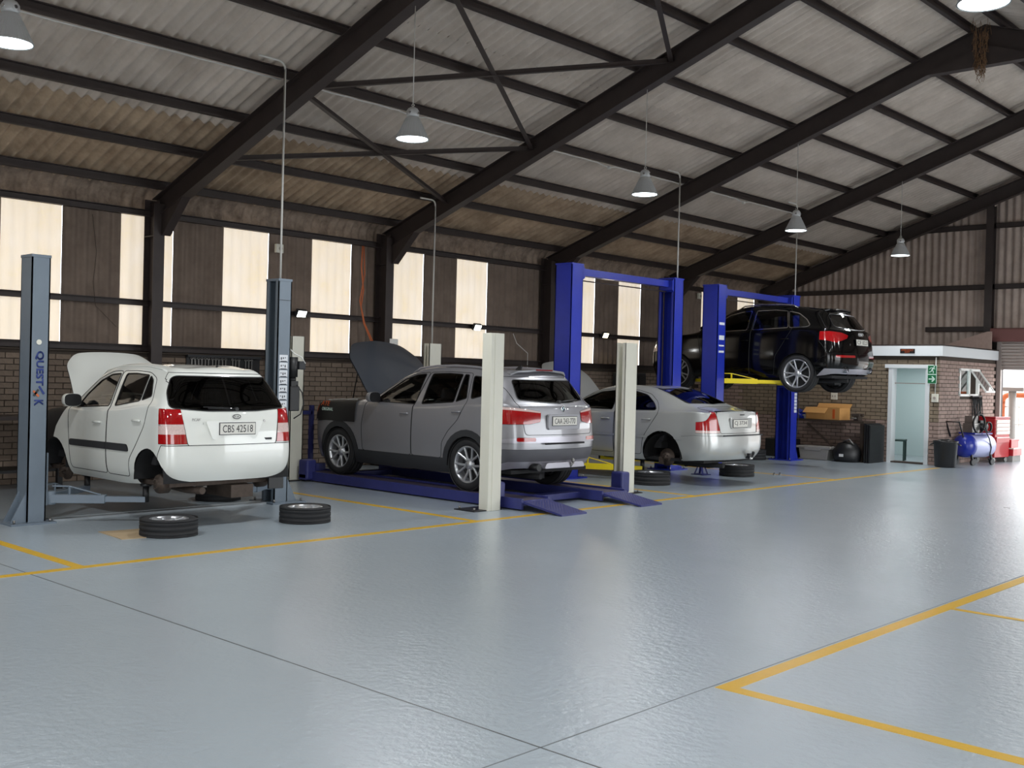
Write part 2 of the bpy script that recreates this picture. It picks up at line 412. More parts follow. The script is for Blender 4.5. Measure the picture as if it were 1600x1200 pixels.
# ---- far gable wall
wg = struct('wall_far')
i = 0
while XW+i*CW < XR:
    x0 = XW+i*CW; z0 = 2.2 if x0 < -9.3 else (2.85 if x0 < -4.5 else 0)
    n = 40; vs = []; fs = []
    for j in range(n+1):
        x = x0+(CW+.02)*j/n; y = -.024*math.cos(2*PI*(x-x0)/PT); zt = zp(x)+.12
        vs += [(x, y, z0), (x, y, zt)]
    fs = [(2*j, 2*j+2, 2*j+3, 2*j+1) for j in range(n)]
    b = MB().add(vs, fs, True); o = b.build('gable_sheet', M['sheet_gable'], wg); o.location = (0, YG+random.uniform(0, .012), 0); i += 1
for z, a, c in ((4.16, -15.3, 2.9), (5.63, -12.6, .1), (3.14, -10.85, -9.2)):
    b = MB(); b.bb((a, YG-.10, z-.06), (c, YG-.085, z+.06)); b.bb((a, YG-.10, z+.05), (c, YG-.03, z+.06)); b.bb((a, YG-.10, z-.06), (c, YG-.03, z-.05)); b.build('girt', M['steel'], wg)
for x in (-9.28, -4.4):
    b = MB(); b.bb((x-.09, YG-.26, 0), (x+.09, YG-.246, zp(x)-.4)); b.bb((x-.006, YG-.246, 0), (x+.006, YG-.1, zp(x)-.4)); b.bb((x-.09, YG-.1, 0), (x+.09, YG-.086, zp(x)-.4)); b.build('gable_post', M['steel'], wg)
b = MB(); b.bb((-9.3, YG-.02, 0), (-9.0, YG+.1, 2.85)); b.build('door_jamb', M['steel'], wg)
b = MB(); b.bb((XW, YG-.05, 0), (-9.3, YG+.08, 2.25)); b.bb((-4.6, YG-.05, 0), (XR, YG+.08, .9)); b.build('base_wall', M['brick_side'], wg)
# ---- roller door
d2 = struct('door_2')
MB().prism(rounded([(YG-.42, 2.82), (YG-.42, 3.14), (YG-.06, 3.14), (YG-.06, 2.82)], .05), 'x', -9.16, -4.5).build('shutter_box', M['shutterbox'], d2)
for k in range(9):
    z = 2.195+k*.075; b = MB(); b.prism([(YG-.20, z), (YG-.22, z+.02), (YG-.22, z+.05), (YG-.20, z+.07), (YG-.185, z+.07), (YG-.185, z)], 'x', -8.95, -4.6); b.build('shutter_slat', M['shutter'], d2)
for x in (-9.0, -4.58): MB().bb((x-.05, YG-.24, 0), (x+.05, YG-.16, 2.85)).build('guide_rail', M['shutter'], d2)
MB().bb((-8.95, YG-.215, 2.15), (-4.6, YG-.175, 2.195)).build('bottom_bar', M['shutter'], d2)
# ---- right wall and wall behind the camera, unseen, with door openings added and sized to let light in
def plain_wall(name, axis, pos, a, b, z1f, holes, strips):
    w = struct(name); x = a
    cuts = sorted({a, b, *[h[0] for h in holes], *[h[1] for h in holes]})
    for p, q in zip(cuts, cuts[1:]):
        z0 = max([h[2] for h in holes if h[0] <= p and h[1] >= q] or [0]); n = int((q-p)/CW)+1; st = (q-p)/n
        for i in range(n):
            u0, u1 = p+st*i, p+st*(i+1)
            if strips and z0 < 2 and i % 2 == 0: segs = ((z0, 2.0, 'sheet_wall'), (2.0, 4.06, None), (4.06, 4.4, 'sheet_wall'))
            else: segs = ((z0, None, 'sheet_wall'),)
            for za, zb, mm in segs:
                m = MB()
                zl, zh = (zb, zb) if zb else (z1f(u0), z1f(u1))
                m.prism([(u0, za), (u1, za), (u1, zh), (u0, zl)], axis, pos-.015, pos+.015) if axis == 'x' else m.prism([(u0, za), (u1, za), (u1, zh), (u0, zl)], axis, pos-.015, pos+.015)
                m.build('wall_sheet' if mm else 'translucent_sheet', M[mm] if mm else STRIP, w)
    return w
plain_wall('wall_right', 'x', XR, YB, YG, lambda u: 4.5, [(0, 5, 3.7), (13.0, 24, 3.7)], True)
plain_wall('wall_back', 'y', YB, XW, XR, lambda u: zp(u)+.12, [(-6, -.5, 3.8)], False)
def portal(loc, rot, sx, sy):
    a = bpy.data.lights.new('sky_portal', 'AREA'); a.shape = 'RECTANGLE'; a.size = sx; a.size_y = sy; a.cycles.is_portal = True
    o = bpy.data.objects.new('sky_portal', a); COL.objects.link(o); o.location = loc; o.rotation_euler = rot
portal((XR+.05, 2.5, 1.85), (0, PI/2, 0), 3.7, 5); portal((XR+.05, 18.5, 1.85), (0, PI/2, 0), 3.7, 11)
portal((-3.25, YB-.05, 1.9), (PI/2, 0, 0), 5.5, 3.8)
portal((-6.8, YG+.1, 1.1), (-PI/2, 0, 0), 4.4, 2.2)
# ---- office booth in the far corner
YO, XO = 23.25, -9.05
wo = struct('wall_office')
HO = 2.37
DX0, DX1, DZ = -10.17, -9.27, 2.13
b = MB(); b.bb((XW+.1, YO+.02, 0), (DX0, YO+.22, HO)); b.bb((DX1, YO+.02, 0), (XO-.02, YO+.22, HO)); b.bb((DX0, YO+.02, DZ), (DX1, YO+.22, HO))
b.bb((XO-.22, YO+.22, 0), (XO-.02, 24.42, HO)); b.bb((XO-.22, 25.60, 0), (XO-.02, 26.7, HO)); b.bb((XO-.22, 24.42, 0), (XO-.02, 25.60, 1.52)); b.bb((XO-.22, 24.42, 2.12), (XO-.02, 25.60, HO))
b.build('mortar_backing', M['mortar'], wo)
bo = MB().bb((-.111, -.016, -.036), (.111, .006, .036)).mesh('brick'); bo.materials.append(M['brick_office'])
cnt = []; stuffb = MB()
for r in range(int(HO/BH)):
    z = BH*(r+.5)
    for i in range(28):
        x = XO-BP*(i+.5)+(r % 2)*BP*.5-.002
        x0, x1 = x-.111, min(x+.111, XO)
        if x1-x0 < .05 or x0 < XW+.2: continue
        if z-.03 < DZ and x1 > DX0 and x0 < DX1:
            if x0 < DX0-.05: x1 = DX0
            elif x1 > DX1+.05: x0 = DX1
            else: continue
        cnt.append((x0, x1, z))
cnt.sort(key=lambda c: (c[2] < .95, -c[0])) 
for k, (x0, x1, z) in enumerate(cnt):
    j = random.uniform(-.003, .003)
    if k < 295:
        o = link('brick', bo, None, wo, ((x0+x1)/2, YO+.012+j, z)); o.scale = ((x1-x0)/.222, 1, 1)
    else: stuffb.bb((x0, YO-.004+j, z-.036), (x1, YO+.02, z+.036))
for r in range(int(HO/BH)):
    z = BH*(r+.5)
    for i in range(15):
        y = YO+BP*(i+.5+(r % 2)*.5)-.1
        if 24.36 < y < 25.66 and 1.48 < z < 2.16: continue
        if y > 26.6: continue
        stuffb.bb((XO-.03, max(YO, y-.111), z-.036), (XO-.003+random.uniform(-.003, .003), y+.111, z+.036))
o = stuffb.build('brick_field', M['brick_side'], wo); o['kind'] = 'stuff'
b = MB(); b.bb((XW+.1, YO-.08, HO), (XO+.08, YO-.05, HO+.22)); b.bb((XO+.05, YO-.05, HO), (XO+.08, 26.6, HO+.22)); b.build('fascia_board', M['fascia'], wo)
b = MB(); b.bb((XW+.1, YO-.05, HO), (XO+.05, 26.7, HO+.03)); b.bb((XW+.1, YO-.05, HO+.22), (XO+.05, 26.7, HO+.25)); b.build('office_roof', M['steel'], wo)
b = MB(); b.bb((-11.9, YO+.25, 0), (-11.85, 26.4, HO)); b.bb((-11.9, 26.0, 0), (XO-.24, 26.05, HO)); b.bb((-11.9, YO+.23, HO-.02), (XO-.24, 26.4, HO)); b.bb((XO-.26, YO+.23, 0), (XO-.225, 24.42, HO)); b.build('inner_lining', M['office'], wo)
d1 = struct('door_1')
for x in (DX0+.035, DX1-.035): MB().bb((x-.045, YO-.03, 0), (x+.045, YO+.2, DZ)).build('door_jamb', M['fascia'], d1)
MB().bb((DX0-.09, YO-.045, DZ-.03), (DX1+.09, YO+.2, DZ+.05)).build('door_head', M['fascia'], d1)
MB().bb((DX0+.08, YO+.1, 1.755), (DX1-.08, YO+.14, 1.775)).build('transom_bar', M['shutter'], d1)
MB().bb((DX0, YO-.02, -.02), (DX1, YO+.25, .03)).build('threshold', M['mortar'], d1)
a = bpy.data.lights.new('office_fill_light', 'AREA'); a.shape = 'RECTANGLE'; a.size = 1.2; a.size_y = .12; a.energy = 26  # unseen area lamp added to brighten the office interior
o = bpy.data.objects.new('office_fill_light', a); COL.objects.link(o); o.location = (-10.2, 24.6, HO-.08); o['kind'] = 'structure'
w1 = struct('window_1')
X = XO
b = MB()
for y in (24.42, 25.0, 25.58): b.bb((X-.06, y-.025, 1.52), (X+.01, y+.025, 2.12))
for z in (1.53, 2.11): b.bb((X-.06, 24.40, z-.025), (X+.01, 25.60, z+.025))
b.build('window_frame', M['white'], w1)
MB().bb((X-.03, 24.44, 1.55), (X-.025, 24.98, 2.10)).build('window_pane', M['glassclear'], w1)
b = MB(); hx, hz = X+.015, 2.10; tx, tz = X+.36, 1.62
for y in (25.03, 25.55): b.beam((hx, y, hz), (tx, y, tz), .04, .03, (1, 0, 0))
b.beam((hx, 25.0, hz), (hx, 25.58, hz), .03, .04); b.beam((tx, 25.0, tz), (tx, 25.58, tz), .03, .04)
sh = b.build('open_sash', M['white'], w1)
MB().add([(hx, 25.05, hz), (tx, 25.05, tz), (tx, 25.53, tz), (hx, 25.53, hz)], [(0,1,2,3)]).build('sash_pane', M['glassclear'], sh)
# ---------------------------------------------------------------- cars
def inside(p, poly):
    c = False; x, y = p; n = len(poly); j = n-1
    for i in range(n):
        xi, yi = poly[i]; xj, yj = poly[j]
        if (yi > y) != (yj > y) and x < (xj-xi)*(y-yi)/(yj-yi)+xi: c = not c
        j = i
    return c
AX = {'side': (0, 2, 1), 'rear': (1, 2, 0), 'top': (0, 1, 2)}
def cut(bm, lay, poly, view, tagid, sel=None, only=None):
    a, b, k = AX[view]; lo = [min(p[i] for p in poly)-.02 for i in (0, 1)]; hi = [max(p[i] for p in poly)+.02 for i in (0, 1)]
    def hit(f, l, h):
        us = [v.co[a] for v in f.verts]; ws = [v.co[b] for v in f.verts]
        return not (min(us) > h[0] or max(us) < l[0] or min(ws) > h[1] or max(ws) < l[1])
    cand = [f for f in bm.faces if (only is None or f[lay] in only) and hit(f, lo, hi) and (sel is None or sel(f.calc_center_median(), f.normal))]
    n = len(poly)
    for i in range(n):
        p, q = poly[i], poly[(i+1) % n]
        l = [min(p[0], q[0])-.004, min(p[1], q[1])-.004]; h = [max(p[0], q[0])+.004, max(p[1], q[1])+.004]
        fs = [f for f in cand if f.is_valid and hit(f, l, h)]
        if not fs: continue
        co = Vector((0,0,0)); co[a], co[b] = p; no = Vector((0,0,0)); no[a], no[b] = q[1]-p[1], -(q[0]-p[0])
        g = set(fs)
        for f in fs: g.update(f.edges); g.update(f.verts)
        r = bmesh.ops.bisect_plane(bm, geom=list(g), dist=2e-5, plane_co=co, plane_no=no)
        s = set(f for f in cand if f.is_valid); s.update(x for x in r['geom'] if isinstance(x, bmesh.types.BMFace)); cand = list(s)
    cnt = 0
    for f in cand:
        if f.is_valid:
            c = f.calc_center_median()
            if inside((c[a], c[b]), poly): f[lay] = tagid; cnt += 1
    return cnt
def circle(cx, cz, r, n=28, a0=0, a1=2*PI):
    return [(cx+r*math.cos(a0+(a1-a0)*i/n), cz+r*math.sin(a0+(a1-a0)*i/n)) for i in range(n)]

def car_surface(sp):
    S = sp['S']; n = len(S); K = 6; FR = (.68, .34, 0, -.34, -.68)
    bx = sp.get('bow', {}); vs = []; idx = {}
    def V(key, co): idx[key] = len(vs); vs.append(co)
    def row(i, k):
        xl, wy, zb, z1, z2, zt, xc, zc, yc = S[i]
        if k == 5: return xc, yc, zc
        x = xl
        if i == n-1: x = sp['R'][k]
        if i == 0: x = sp['N'][k]
        z = (zb, z1, z2, zt, zt+sp.get('dt', .07))[k]
        y = sp['Y'][k]*wy
        return x, y, z
    for i in range(n):
        for k in range(K):
            x, y, z = row(i, k)
            V(('s', 1, i, k), (x, y, z)); V(('s', -1, i, k), (x, -y, z))
        x, y, z = row(i, 5); cr = sp['crown'][i] if isinstance(sp['crown'], (list, tuple)) else sp['crown']
        for j, f in enumerate(FR):
            b = bx.get(i, 0)
            V(('t', i, j), (x+b*(1-f*f), y*f, z+cr*(1-f*f)))
    for i, e in ((0, 'N'), (n-1, 'R')):
        bul = sp['bulge'][0 if i == 0 else 1]
        for k in range(5):
            x, y, z = row(i, k)
            for j, f in enumerate(FR): V((e, k, j), (x+bul*(1-f*f)*(1 if i == 0 else -1), y*f, z))
        for j in range(5): idx[(e, 5, j)] = idx[('t', i, j)]
        for k in range(K):
            idx[(e, k, -1)] = idx[('s', 1, i, k)]; idx[(e, k, 5)] = idx[('s', -1, i, k)]
    for i in range(n): idx[('t', i, -1)] = idx[('s', 1, i, 5)]; idx[('t', i, 5)] = idx[('s', -1, i, 5)]
    fs = []
    for i in range(n-1):
        for k in range(5):
            fs.append([idx[('s', 1, i, k)], idx[('s', 1, i+1, k)], idx[('s', 1, i+1, k+1)], idx[('s', 1, i, k+1)]])
            fs.append([idx[('s', -1, i, k)], idx[('s', -1, i, k+1)], idx[('s', -1, i+1, k+1)], idx[('s', -1, i+1, k)]])
        for j in range(-1, 5): fs.append([idx[('t', i, j)], idx[('t', i+1, j)], idx[('t', i+1, j+1)], idx[('t', i, j+1)]])
    for e in 'NR':
        for k in range(5):
            for j in range(-1, 5): fs.append([idx[(e, k, j)], idx[(e, k, j+1)], idx[(e, k+1, j+1)], idx[(e, k+1, j)]])
    me = bpy.data.meshes.new('cage'); me.from_pydata(vs, [], fs)
    bm = bmesh.new(); bm.from_mesh(me); bmesh.ops.recalc_face_normals(bm, faces=bm.faces)
    cl = bm.edges.layers.float.new('crease_edge')
    bm.verts.ensure_lookup_table()
    for (e, w) in sp.get('crease', []):
        va, vb = bm.verts[idx[e[0]]], bm.verts[idx[e[1]]]; ed = bm.edges.get((va, vb))
        if ed: ed[cl] = w
    bm.to_mesh(me); bm.free()
    o = bpy.data.objects.new('cage', me); COL.objects.link(o)
    md = o.modifiers.new('s', 'SUBSURF'); md.levels = sp.get('lvl', 3); md.use_limit_surface = False
    want = [Vector(v) for v in vs]
    for it in range(4):                                   # pull the cage out until the smooth surface meets the given points
        dg = bpy.context.evaluated_depsgraph_get(); out = bpy.data.meshes.new_from_object(o.evaluated_get(dg))
        if it == 3: break
        for i, v in enumerate(me.vertices): v.co += (want[i]-out.vertices[i].co)*sp.get('fit', .8)
        me.update(); o.data.update_tag(); bpy.data.meshes.remove(out)
    bpy.data.objects.remove(o)
    return out

def extract(bm, lay, nlay, tags, name, m, parent, off=0, L2=0, sgn=0):
    vm = {}; vs = []; ns = []; fs = []
    for f in bm.faces:
        if f[lay] in tags and (not sgn or f.calc_center_median().y*sgn > 0):
            ids = []
            for v in f.verts:
                if v.index not in vm:
                    nn = Vector(v[nlay]); nn = nn.normalized() if nn.length > 1e-6 else v.normal
                    vm[v.index] = len(vs); vs.append(v.co+nn*off-Vector((L2, 0, 0))); ns.append(nn if off > -.02 else -nn)
                ids.append(vm[v.index])
            fs.append(ids if off > -.02 else ids[::-1])
    if not fs: return None
    me = bpy.data.meshes.new(name); me.from_pydata(vs, [], fs)
    me.polygons.foreach_set('use_smooth', [True]*len(fs)); me.update()
    try: me.normals_split_custom_set_from_vertices(ns)
    except Exception: pass
    return link(name, me, m, parent)

def make_wheel(mbt, mbr, mbd, R, w, rim, style, n=40):
    """tyre, rim, dark backing about the local z axis; +z is the outer face"""
    h = w/2; s = R
    pr = [(rim, -h*.8), (rim+.02, -h*.96), (s-.035, -h), (s-.012, -h*.86), (s, -h*.72)]
    for g in (-.45, -.15, .15, .45):
        pr += [(s, (g-.05)*w), (s-.008, (g-.04)*w), (s-.008, (g+.04)*w), (s, (g+.05)*w)]
    pr += [(s, h*.72), (s-.012, h*.86), (s-.035, h), (rim+.02, h*.96), (rim, h*.8)]
    pr = [p for p in pr if p[0] >= rim]
    mbt.lathe(pr, n)
    mbr.lathe([(rim, h*.80), (rim+.012, h*.88), (rim+.004, h*.92), (rim-.012, h*.84), (rim-.022, h*.5), (rim-.03, -h*.8)], n)
    mbd.lathe([(.0, -h*.15), (rim-.024, -h*.15)], n)
    zt = h*.70; zc = h*.58
    mbr.lathe([(0, zt+.006), (.03, zt+.006), (.034, zt), (.075, zc), (.08, zc-.03)], 20)
    def spoke(a, w0, w1, bend=0.0, r0=.06, r1=None):
        r1 = r1 or rim-.008; P = []
        for t in (0, .35, .7, 1):
            r = r0+(r1-r0)*t; ww = (w0+(w1-w0)*t)/2; aa = a+bend*math.sin(PI*t*.5)
            c, sn = math.cos(aa), math.sin(aa); z = zc+(h*.84-zc)*t**1.5
            P.append([Vector((c*r-sn*q, sn*r+c*q, z+dz)) for q, dz in ((-ww, -.022), (-ww, 0), (-ww*.55, .007), (ww*.55, .007), (ww, 0), (ww, -.022))])
        fs = []
        for i in range(3):
            fs += [(i*6+j, i*6+j+1, i*6+6+j+1, i*6+6+j) for j in range(5)]
        mbr.add([v for q in P for v in q], fs, False)
    if style == 'y10':
        for i in range(5):
            a = 2*PI*i/5+.3
            for d in (-1, 1): spoke(a+d*.10, .032, .028, d*.20)
            mbr.lathe([(.004, zc+.004), (.009, zc+.004)], 6)
    elif style == 'double5':
        for i in range(5):
            a = 2*PI*i/5+.15
            for d in (-1, 1): spoke(a+d*.14, .026, .03, d*.06, .05)
    elif style == 'cap7':
        for i in range(7): spoke(2*PI*i/7, .05, .062)
    else:
        for i in range(5): spoke(2*PI*i/5, .06, .085)
def wheel_parts(parent, R, w, rim, style, Mx=None):
    t, r, d = MB(), MB(), MB(); make_wheel(t, r, d, R, w, rim, style)
    a = t.build('tyre', M['rubber'], parent, M=Mx)
    b = r.build('rim', M['alloy'], parent if parent.type == 'EMPTY' and 'label' in parent else a, M=Mx)
    d.build('rim_barrel', M['alloydark'], b, M=Mx)
    return a

def brake_hub(parent, M3, drum=False):
    t = MB()
    if drum: t.lathe([(0, .07), (.05, .07), (.055, .05), (.098, .045), (.105, .02), (.105, -.06), (.06, -.08), (0, -.08)], 24)
    else:
        t.lathe([(0, .06), (.035, .06), (.04, .03), (.075, .03), (.08, .0), (.145, 0), (.145, -.024), (.05, -.024), (.05, -.1), (0, -.1)], 28)
        t.box((.10, .06, -.01), (.09, .12, .075))
    for i in range(5): t.tube([(.05*math.cos(i*1.257), .05*math.sin(i*1.257), .03), (.05*math.cos(i*1.257), .05*math.sin(i*1.257), .085)], .006, 6)
    return t.build('brake_drum' if drum else 'brake_disc', M['drum'], parent, M=M3)

def plate(parent, x, y, z, txt, w=.52, h=.113, tilt=0, black=True):
    # face to the rear (-x), reading direction -y seen from behind -> viewer's right is -y
    Mx = frame((0, -1, 0), (math.sin(tilt), 0, math.cos(tilt)), (x, y, z))
    b = MB().box((0, 0, -.004), (w+.016, h+.016, .008)); fr = b.build('licence_plate', M['black'], parent, .002, M=Mx)
    MB().box((0, 0, .001), (w, h, .004)).build('plate_face', M['plate'], fr, M=Mx)
    link('plate_lettering', text_mesh('plate_lettering', txt, h*.66, w*.86, .001, Mx @ Matrix.Translation((0, 0, .0035))), M['plateink'], fr)
    return fr

def seats(t, L2, xs, z, w, mrow, cover=None, rear=None):
    for sx in (1, -1):
        b = MB(); y = sx*w
        def q(x, zz): return (x-L2, zz)
        b.prism([q(xs+.26, z), q(xs+.28, z+.12), q(xs-.2, z+.14), q(xs-.24, z)], 'y', y-.24, y+.24)
        b.prism([q(xs-.14, z+.1), q(xs-.26, z+.10), q(xs-.44, z+.66), q(xs-.36, z+.68)], 'y', y-.23, y+.23)
        b.prism([q(xs-.38, z+.70), q(xs-.46, z+.70), q(xs-.48, z+.86), q(xs-.42, z+.87)], 'y', y-.12, y+.12)
        s = b.build('front_seat', M['seat'], t, .03)
        if cover:
            c = MB(); c.prism([q(xs-.10, z+.16), q(xs-.24, z+.12), q(xs-.45, z+.60), q(xs-.34, z+.62)], 'y', y-.26, y+.26)
            c.prism([q(xs+.30, z+.10), q(xs+.30, z+.16), q(xs-.2, z+.17), q(xs-.2, z+.1)], 'y', y-.26, y+.26)
            c.build('seat_cover', M['cover'], s, .02)
    x0, = (rear,) if rear else (xs-.95,)
    b = MB()
    b.prism([(x0+.28-L2, z), (x0+.28-L2, z+.12), (x0-.2-L2, z+.14), (x0-.2-L2, z)], 'y', -w-.26, w+.26)
    b.prism([(x0-.12-L2, z+.1), (x0-.22-L2, z+.10), (x0-.40-L2, z+.56), (x0-.32-L2, z+.58)], 'y', -w-.26, w+.26)
    for y in (-w, w): b.prism([(x0-.36-L2, z+.58), (x0-.44-L2, z+.58), (x0-.45-L2, z+.72), (x0-.39-L2, z+.73)], 'y', y-.11, y+.11)
    b.build('rear_bench', M['seat'], t, .02)
    d = MB(); d.prism([(xs+.55-L2, z+.2), (xs+.60-L2, z+.44), (xs+.95-L2, z+.50), (xs+1.05-L2, z+.2)], 'y', -w-.28, w+.28)
    d.build('dashboard', M['dark'], t, .03)
    st = MB(); st.tube([(xs+.50-L2+.06*math.sin(a)*.5, -w+.18*math.cos(a), z+.42+.17*math.sin(a)) for a in (2*PI*i/20 for i in range(20))], .014, 6, closed=True)
    st.tube([(xs+.50-L2, -w, z+.42), (xs+.62-L2, -w, z+.38)], .03); st.tube([(xs+.5-L2, -w-.17, z+.42), (xs+.5-L2, -w+.17, z+.42)], .012, 6)
    st.build('steering_wheel', M['dark'], t)

GL = (20, 21, 22, 23, 24, 25)          # glass tags
def build_car(sp, label, loc, rz, cat='car'):
    t = thing(sp['name'], label, cat, loc, PI+rz)
    L2 = sp['L']/2; P = sp['paint']
    me = car_surface(sp); bm = bmesh.new(); bm.from_mesh(me)
    bmesh.ops.recalc_face_normals(bm, faces=bm.faces); bm.normal_update()
    if sum(f.normal.z*f.calc_area() for f in bm.faces if f.calc_center_median().z > 1) < 0: bmesh.ops.reverse_faces(bm, faces=bm.faces); bm.normal_update()
    lay = bm.faces.layers.int.new('tag'); nlay = bm.verts.layers.float_vector.new('nn')
    for v in bm.verts: v[nlay] = v.normal
    def nrm():
        bm.normal_update()
        for v in bm.verts:
            if Vector(v[nlay]).length < .5: v[nlay] = v.normal
    bvh = BVHTree.FromBMesh(bm)
    def yat(x, z, s=1):
        h = bvh.ray_cast(Vector((x, s*3, z)), Vector((0, -s, 0))); return (h[0].y, h[1]) if h[0] else (s*.8, Vector((0, s, 0)))
    def xat(y, z):
        h = bvh.ray_cast(Vector((-2, y, z)), Vector((1, 0, 0))); return (h[0].x, h[1]) if h[0] else (0, Vector((-1, 0, 0)))
    def zat(x, y):
        h = bvh.ray_cast(Vector((x, y, 3)), Vector((0, 0, -1))); return h[0].z if h[0] else 1.4
    t2 = dict(yat=yat, xat=xat, zat=zat)
    for view, poly, tg, kw in sp['cuts']:
        sel = None
        if view == 'side': sel = (lambda c, n: abs(n.y) > .35) if not kw.get('all') else None
        if view == 'rear':
            lim = kw.get('x', .9); sel = lambda c, n, lim=lim: c.x < lim and (n.x < -.1 or c.x < .3)
        if view == 'top': sel = lambda c, n: n.z > .15
        if kw.get('mirror'):
            cut(bm, lay, [(-p[0], p[1]) for p in poly][::-1], view, tg, sel, kw.get('only'))
        cut(bm, lay, poly, view, tg, sel, kw.get('only'))
    nrm()
    # wheel arch openings
    dele = [f for f in bm.faces if f[lay] == 99]
    bmesh.ops.delete(bm, geom=dele, context='FACES')
    bm.normal_update(); bm.verts.index_update()
    # seams between differently tagged panels
    gap, seals = MB(), {}
    sm = sp.get('seam', {}); side = Vector((L2, 0, 0))
    for e in bm.edges:
        lf = e.link_faces
        if len(lf) != 2 or lf[0][lay] == lf[1][lay]: continue
        a, b = sorted((lf[0][lay], lf[1][lay])); tgt = None; r = .0035
        if b in GL or a in GL:
            g = b if b in GL else a; sg = 0 if g in (23, 24) else (1 if e.verts[0].co.y > 0 else -1)
            ch = sp.get('chrome') and g in (20, 21, 22); r = .009 if ch else .006
            tgt = seals.setdefault((g, sg), (MB(), ch))[0]
        elif (a, b) in sp.get('noseam', ()): continue
        else: tgt = gap
        n = (lf[0].normal+lf[1].normal).normalized()
        p, q = e.verts[0].co-side+n*(r*.15), e.verts[1].co-side+n*(r*.15)
        if (q-p).length < 1e-4: continue
        d = (q-p).normalized(); tgt.beam(p-d*r*.4, q+d*r*.4, r*2, r*1.2, n)
    used = set(f[lay] for f in bm.faces)
    parts = {}
    for tg, (nm, mt, off) in sp['parts'].items():
        if tg not in used: continue
        if tg in (2, 3, 8, 10, 11, 15, 20, 21, 22, 25):
            for sg in (1, -1): parts[tg] = extract(bm, lay, nlay, (tg,), nm, mt, t, off, L2, sg)
        else: parts[tg] = extract(bm, lay, nlay, (tg,), nm, mt, t, off, L2)
    body = parts.get(0)
    if gap.f: gap.build('panel_gap', M['dark'], t)
    for mb_, ch in seals.values(): mb_.build('window_trim' if ch else 'window_seal', M['chrome'] if ch else M['black'], t)
    solid = tuple(g for g in used if g not in GL and g not in sp.get('nolin', ()))
    extract(bm, lay, nlay, solid, 'interior_trim', M['dark'], t, -.03, L2)
    # arches, underbody
    Wd = sp['W']/2
    for xa in sp['axles']:
        for s in (1, -1):
            b = MB(); R = sp['arch']; cz = sp.get('archz', sp['axz'])
            yo = abs(yat(xa, cz+R*.9, s)[0])-.012
            ps = [(xa-L2+R*1.005*math.cos(a), cz+R*1.005*math.sin(a)) for a in (PI*(-.03)+1.06*PI*i/24 for i in range(25))]
            vs = [(x, s*yo, z) for x, z in ps]+[(x, s*.42, z) for x, z in ps]
            b.add(vs, [(i, i+1, 26+i, 25+i) for i in range(24)], True)
            b.add([(x, s*.42, z) for x, z in ps], [tuple(range(25))])
            b.build('wheel_housing', M['dark'], t)
    u = MB(); zf = sp['floor']
    u.box((0, 0, zf), (sp['L']-.5, sp['W']-.32, .05))
    for xa in sp['axles']: u.tube([(xa-L2, -Wd+.15, sp['axz']), (xa-L2, Wd-.15, sp['axz'])], .045, 10)
    u.box((sp['axles'][0]-L2-.1, -.15, zf-.09), (.5, .28, .14)); u.tube([(-L2+.15, .3, zf-.07), (-L2+.45, .32, zf-.08), (.4, .2, zf-.06)], .04, 8)
    for sx in (1, -1): u.beam((sp['axles'][0]-L2+.6, sx*.5, zf-.02), (sp['axles'][0]-L2, sx*(Wd-.25), sp['axz']), .06, .05)
    u.build('underbody', M['drum'] if sp.get('rusty') else M['dark'], t)
    t2.update(t=t, L2=L2, bm=bm, lay=lay, nlay=nlay, parts=parts)
    # door handles
    for hx, hz in sp.get('handles', ()):
        for s in (1, -1):
            y, n = yat(hx, hz, s); b = MB()
            b.tube([(hx-L2+.085, y+n.y*.004, hz-.004), (hx-L2+.07, y+n.y*.022, hz), (hx-L2-.07, y+n.y*.022, hz+.004), (hx-L2-.085, y+n.y*.004, hz)], .012, 8)
            b.build('door_handle', sp.get('handlemat', P), t)
    # mirrors
    mx, mz = sp['mirror']
    for s in (1, -1):
        y, n = yat(mx-.05, mz-.06, s); b = MB()
        c = Vector((mx-L2, y+s*.13, mz))
        b.tube([(mx-L2, y-s*.02, mz-.05), (mx-L2, y+s*.07, mz-.045)], .03, 8)
        mr = b.build('door_mirror', M['black'], t)
        prof = []
        b = MB()
        pts = []
        for xx, sc in ((-.055, .96), (-.05, 1), (.02, .98), (.06, .8), (.085, .45)):
            pts.append([Vector((xx, s*.105*sc*math.cos(a)*(abs(math.cos(a))**-.35 if abs(math.cos(a)) > .05 else 1), .075*sc*math.sin(a)*(abs(math.sin(a))**-.35 if abs(math.sin(a)) > .05 else 1)))+c for a in (2*PI*i/20 for i in range(20))])
        vs = [v for q in pts for v in q]; fs = [(i*20+j, i*20+(j+1) % 20, i*20+20+(j+1) % 20, i*20+20+j) for i in range(4) for j in range(20)]
        b.add(vs, fs, True); b.add(pts[-1], [tuple(range(20))])
        b.build('mirror_shell', P if sp.get('mirrorpaint') else P, mr)
        b = MB(); b.add(pts[0], [tuple(range(20))]); b.build('mirror_glass', M['black'], mr)
    # wheels
    if sp.get('wheel'):
        R, w, rim, st = sp['wheel']
        for xa in sp['axles']:
            for s in (1, -1):
                Mx = frame((1, 0, 0), (0, 0, -s), (xa-L2, s*(Wd-w/2-.015), sp['axz']))
                tt, r, d = MB(), MB(), MB(); make_wheel(tt, r, d, R, w, rim, st)
                a = tt.build('wheel', M['rubber'], t, M=Mx)
                r.build('rim', M['alloy'], a, M=Mx); d.build('rim_barrel', M['alloydark'], a, M=Mx)
    else:
        for xa, dr in zip(sp['axles'], sp['hubs']):
            for s in (1, -1):
                Mx = frame((1, 0, 0), (0, 0, -s), (xa-L2, s*(Wd-.17), sp['axz']-.03))
                brake_hub(t, Mx, dr)
    return t2
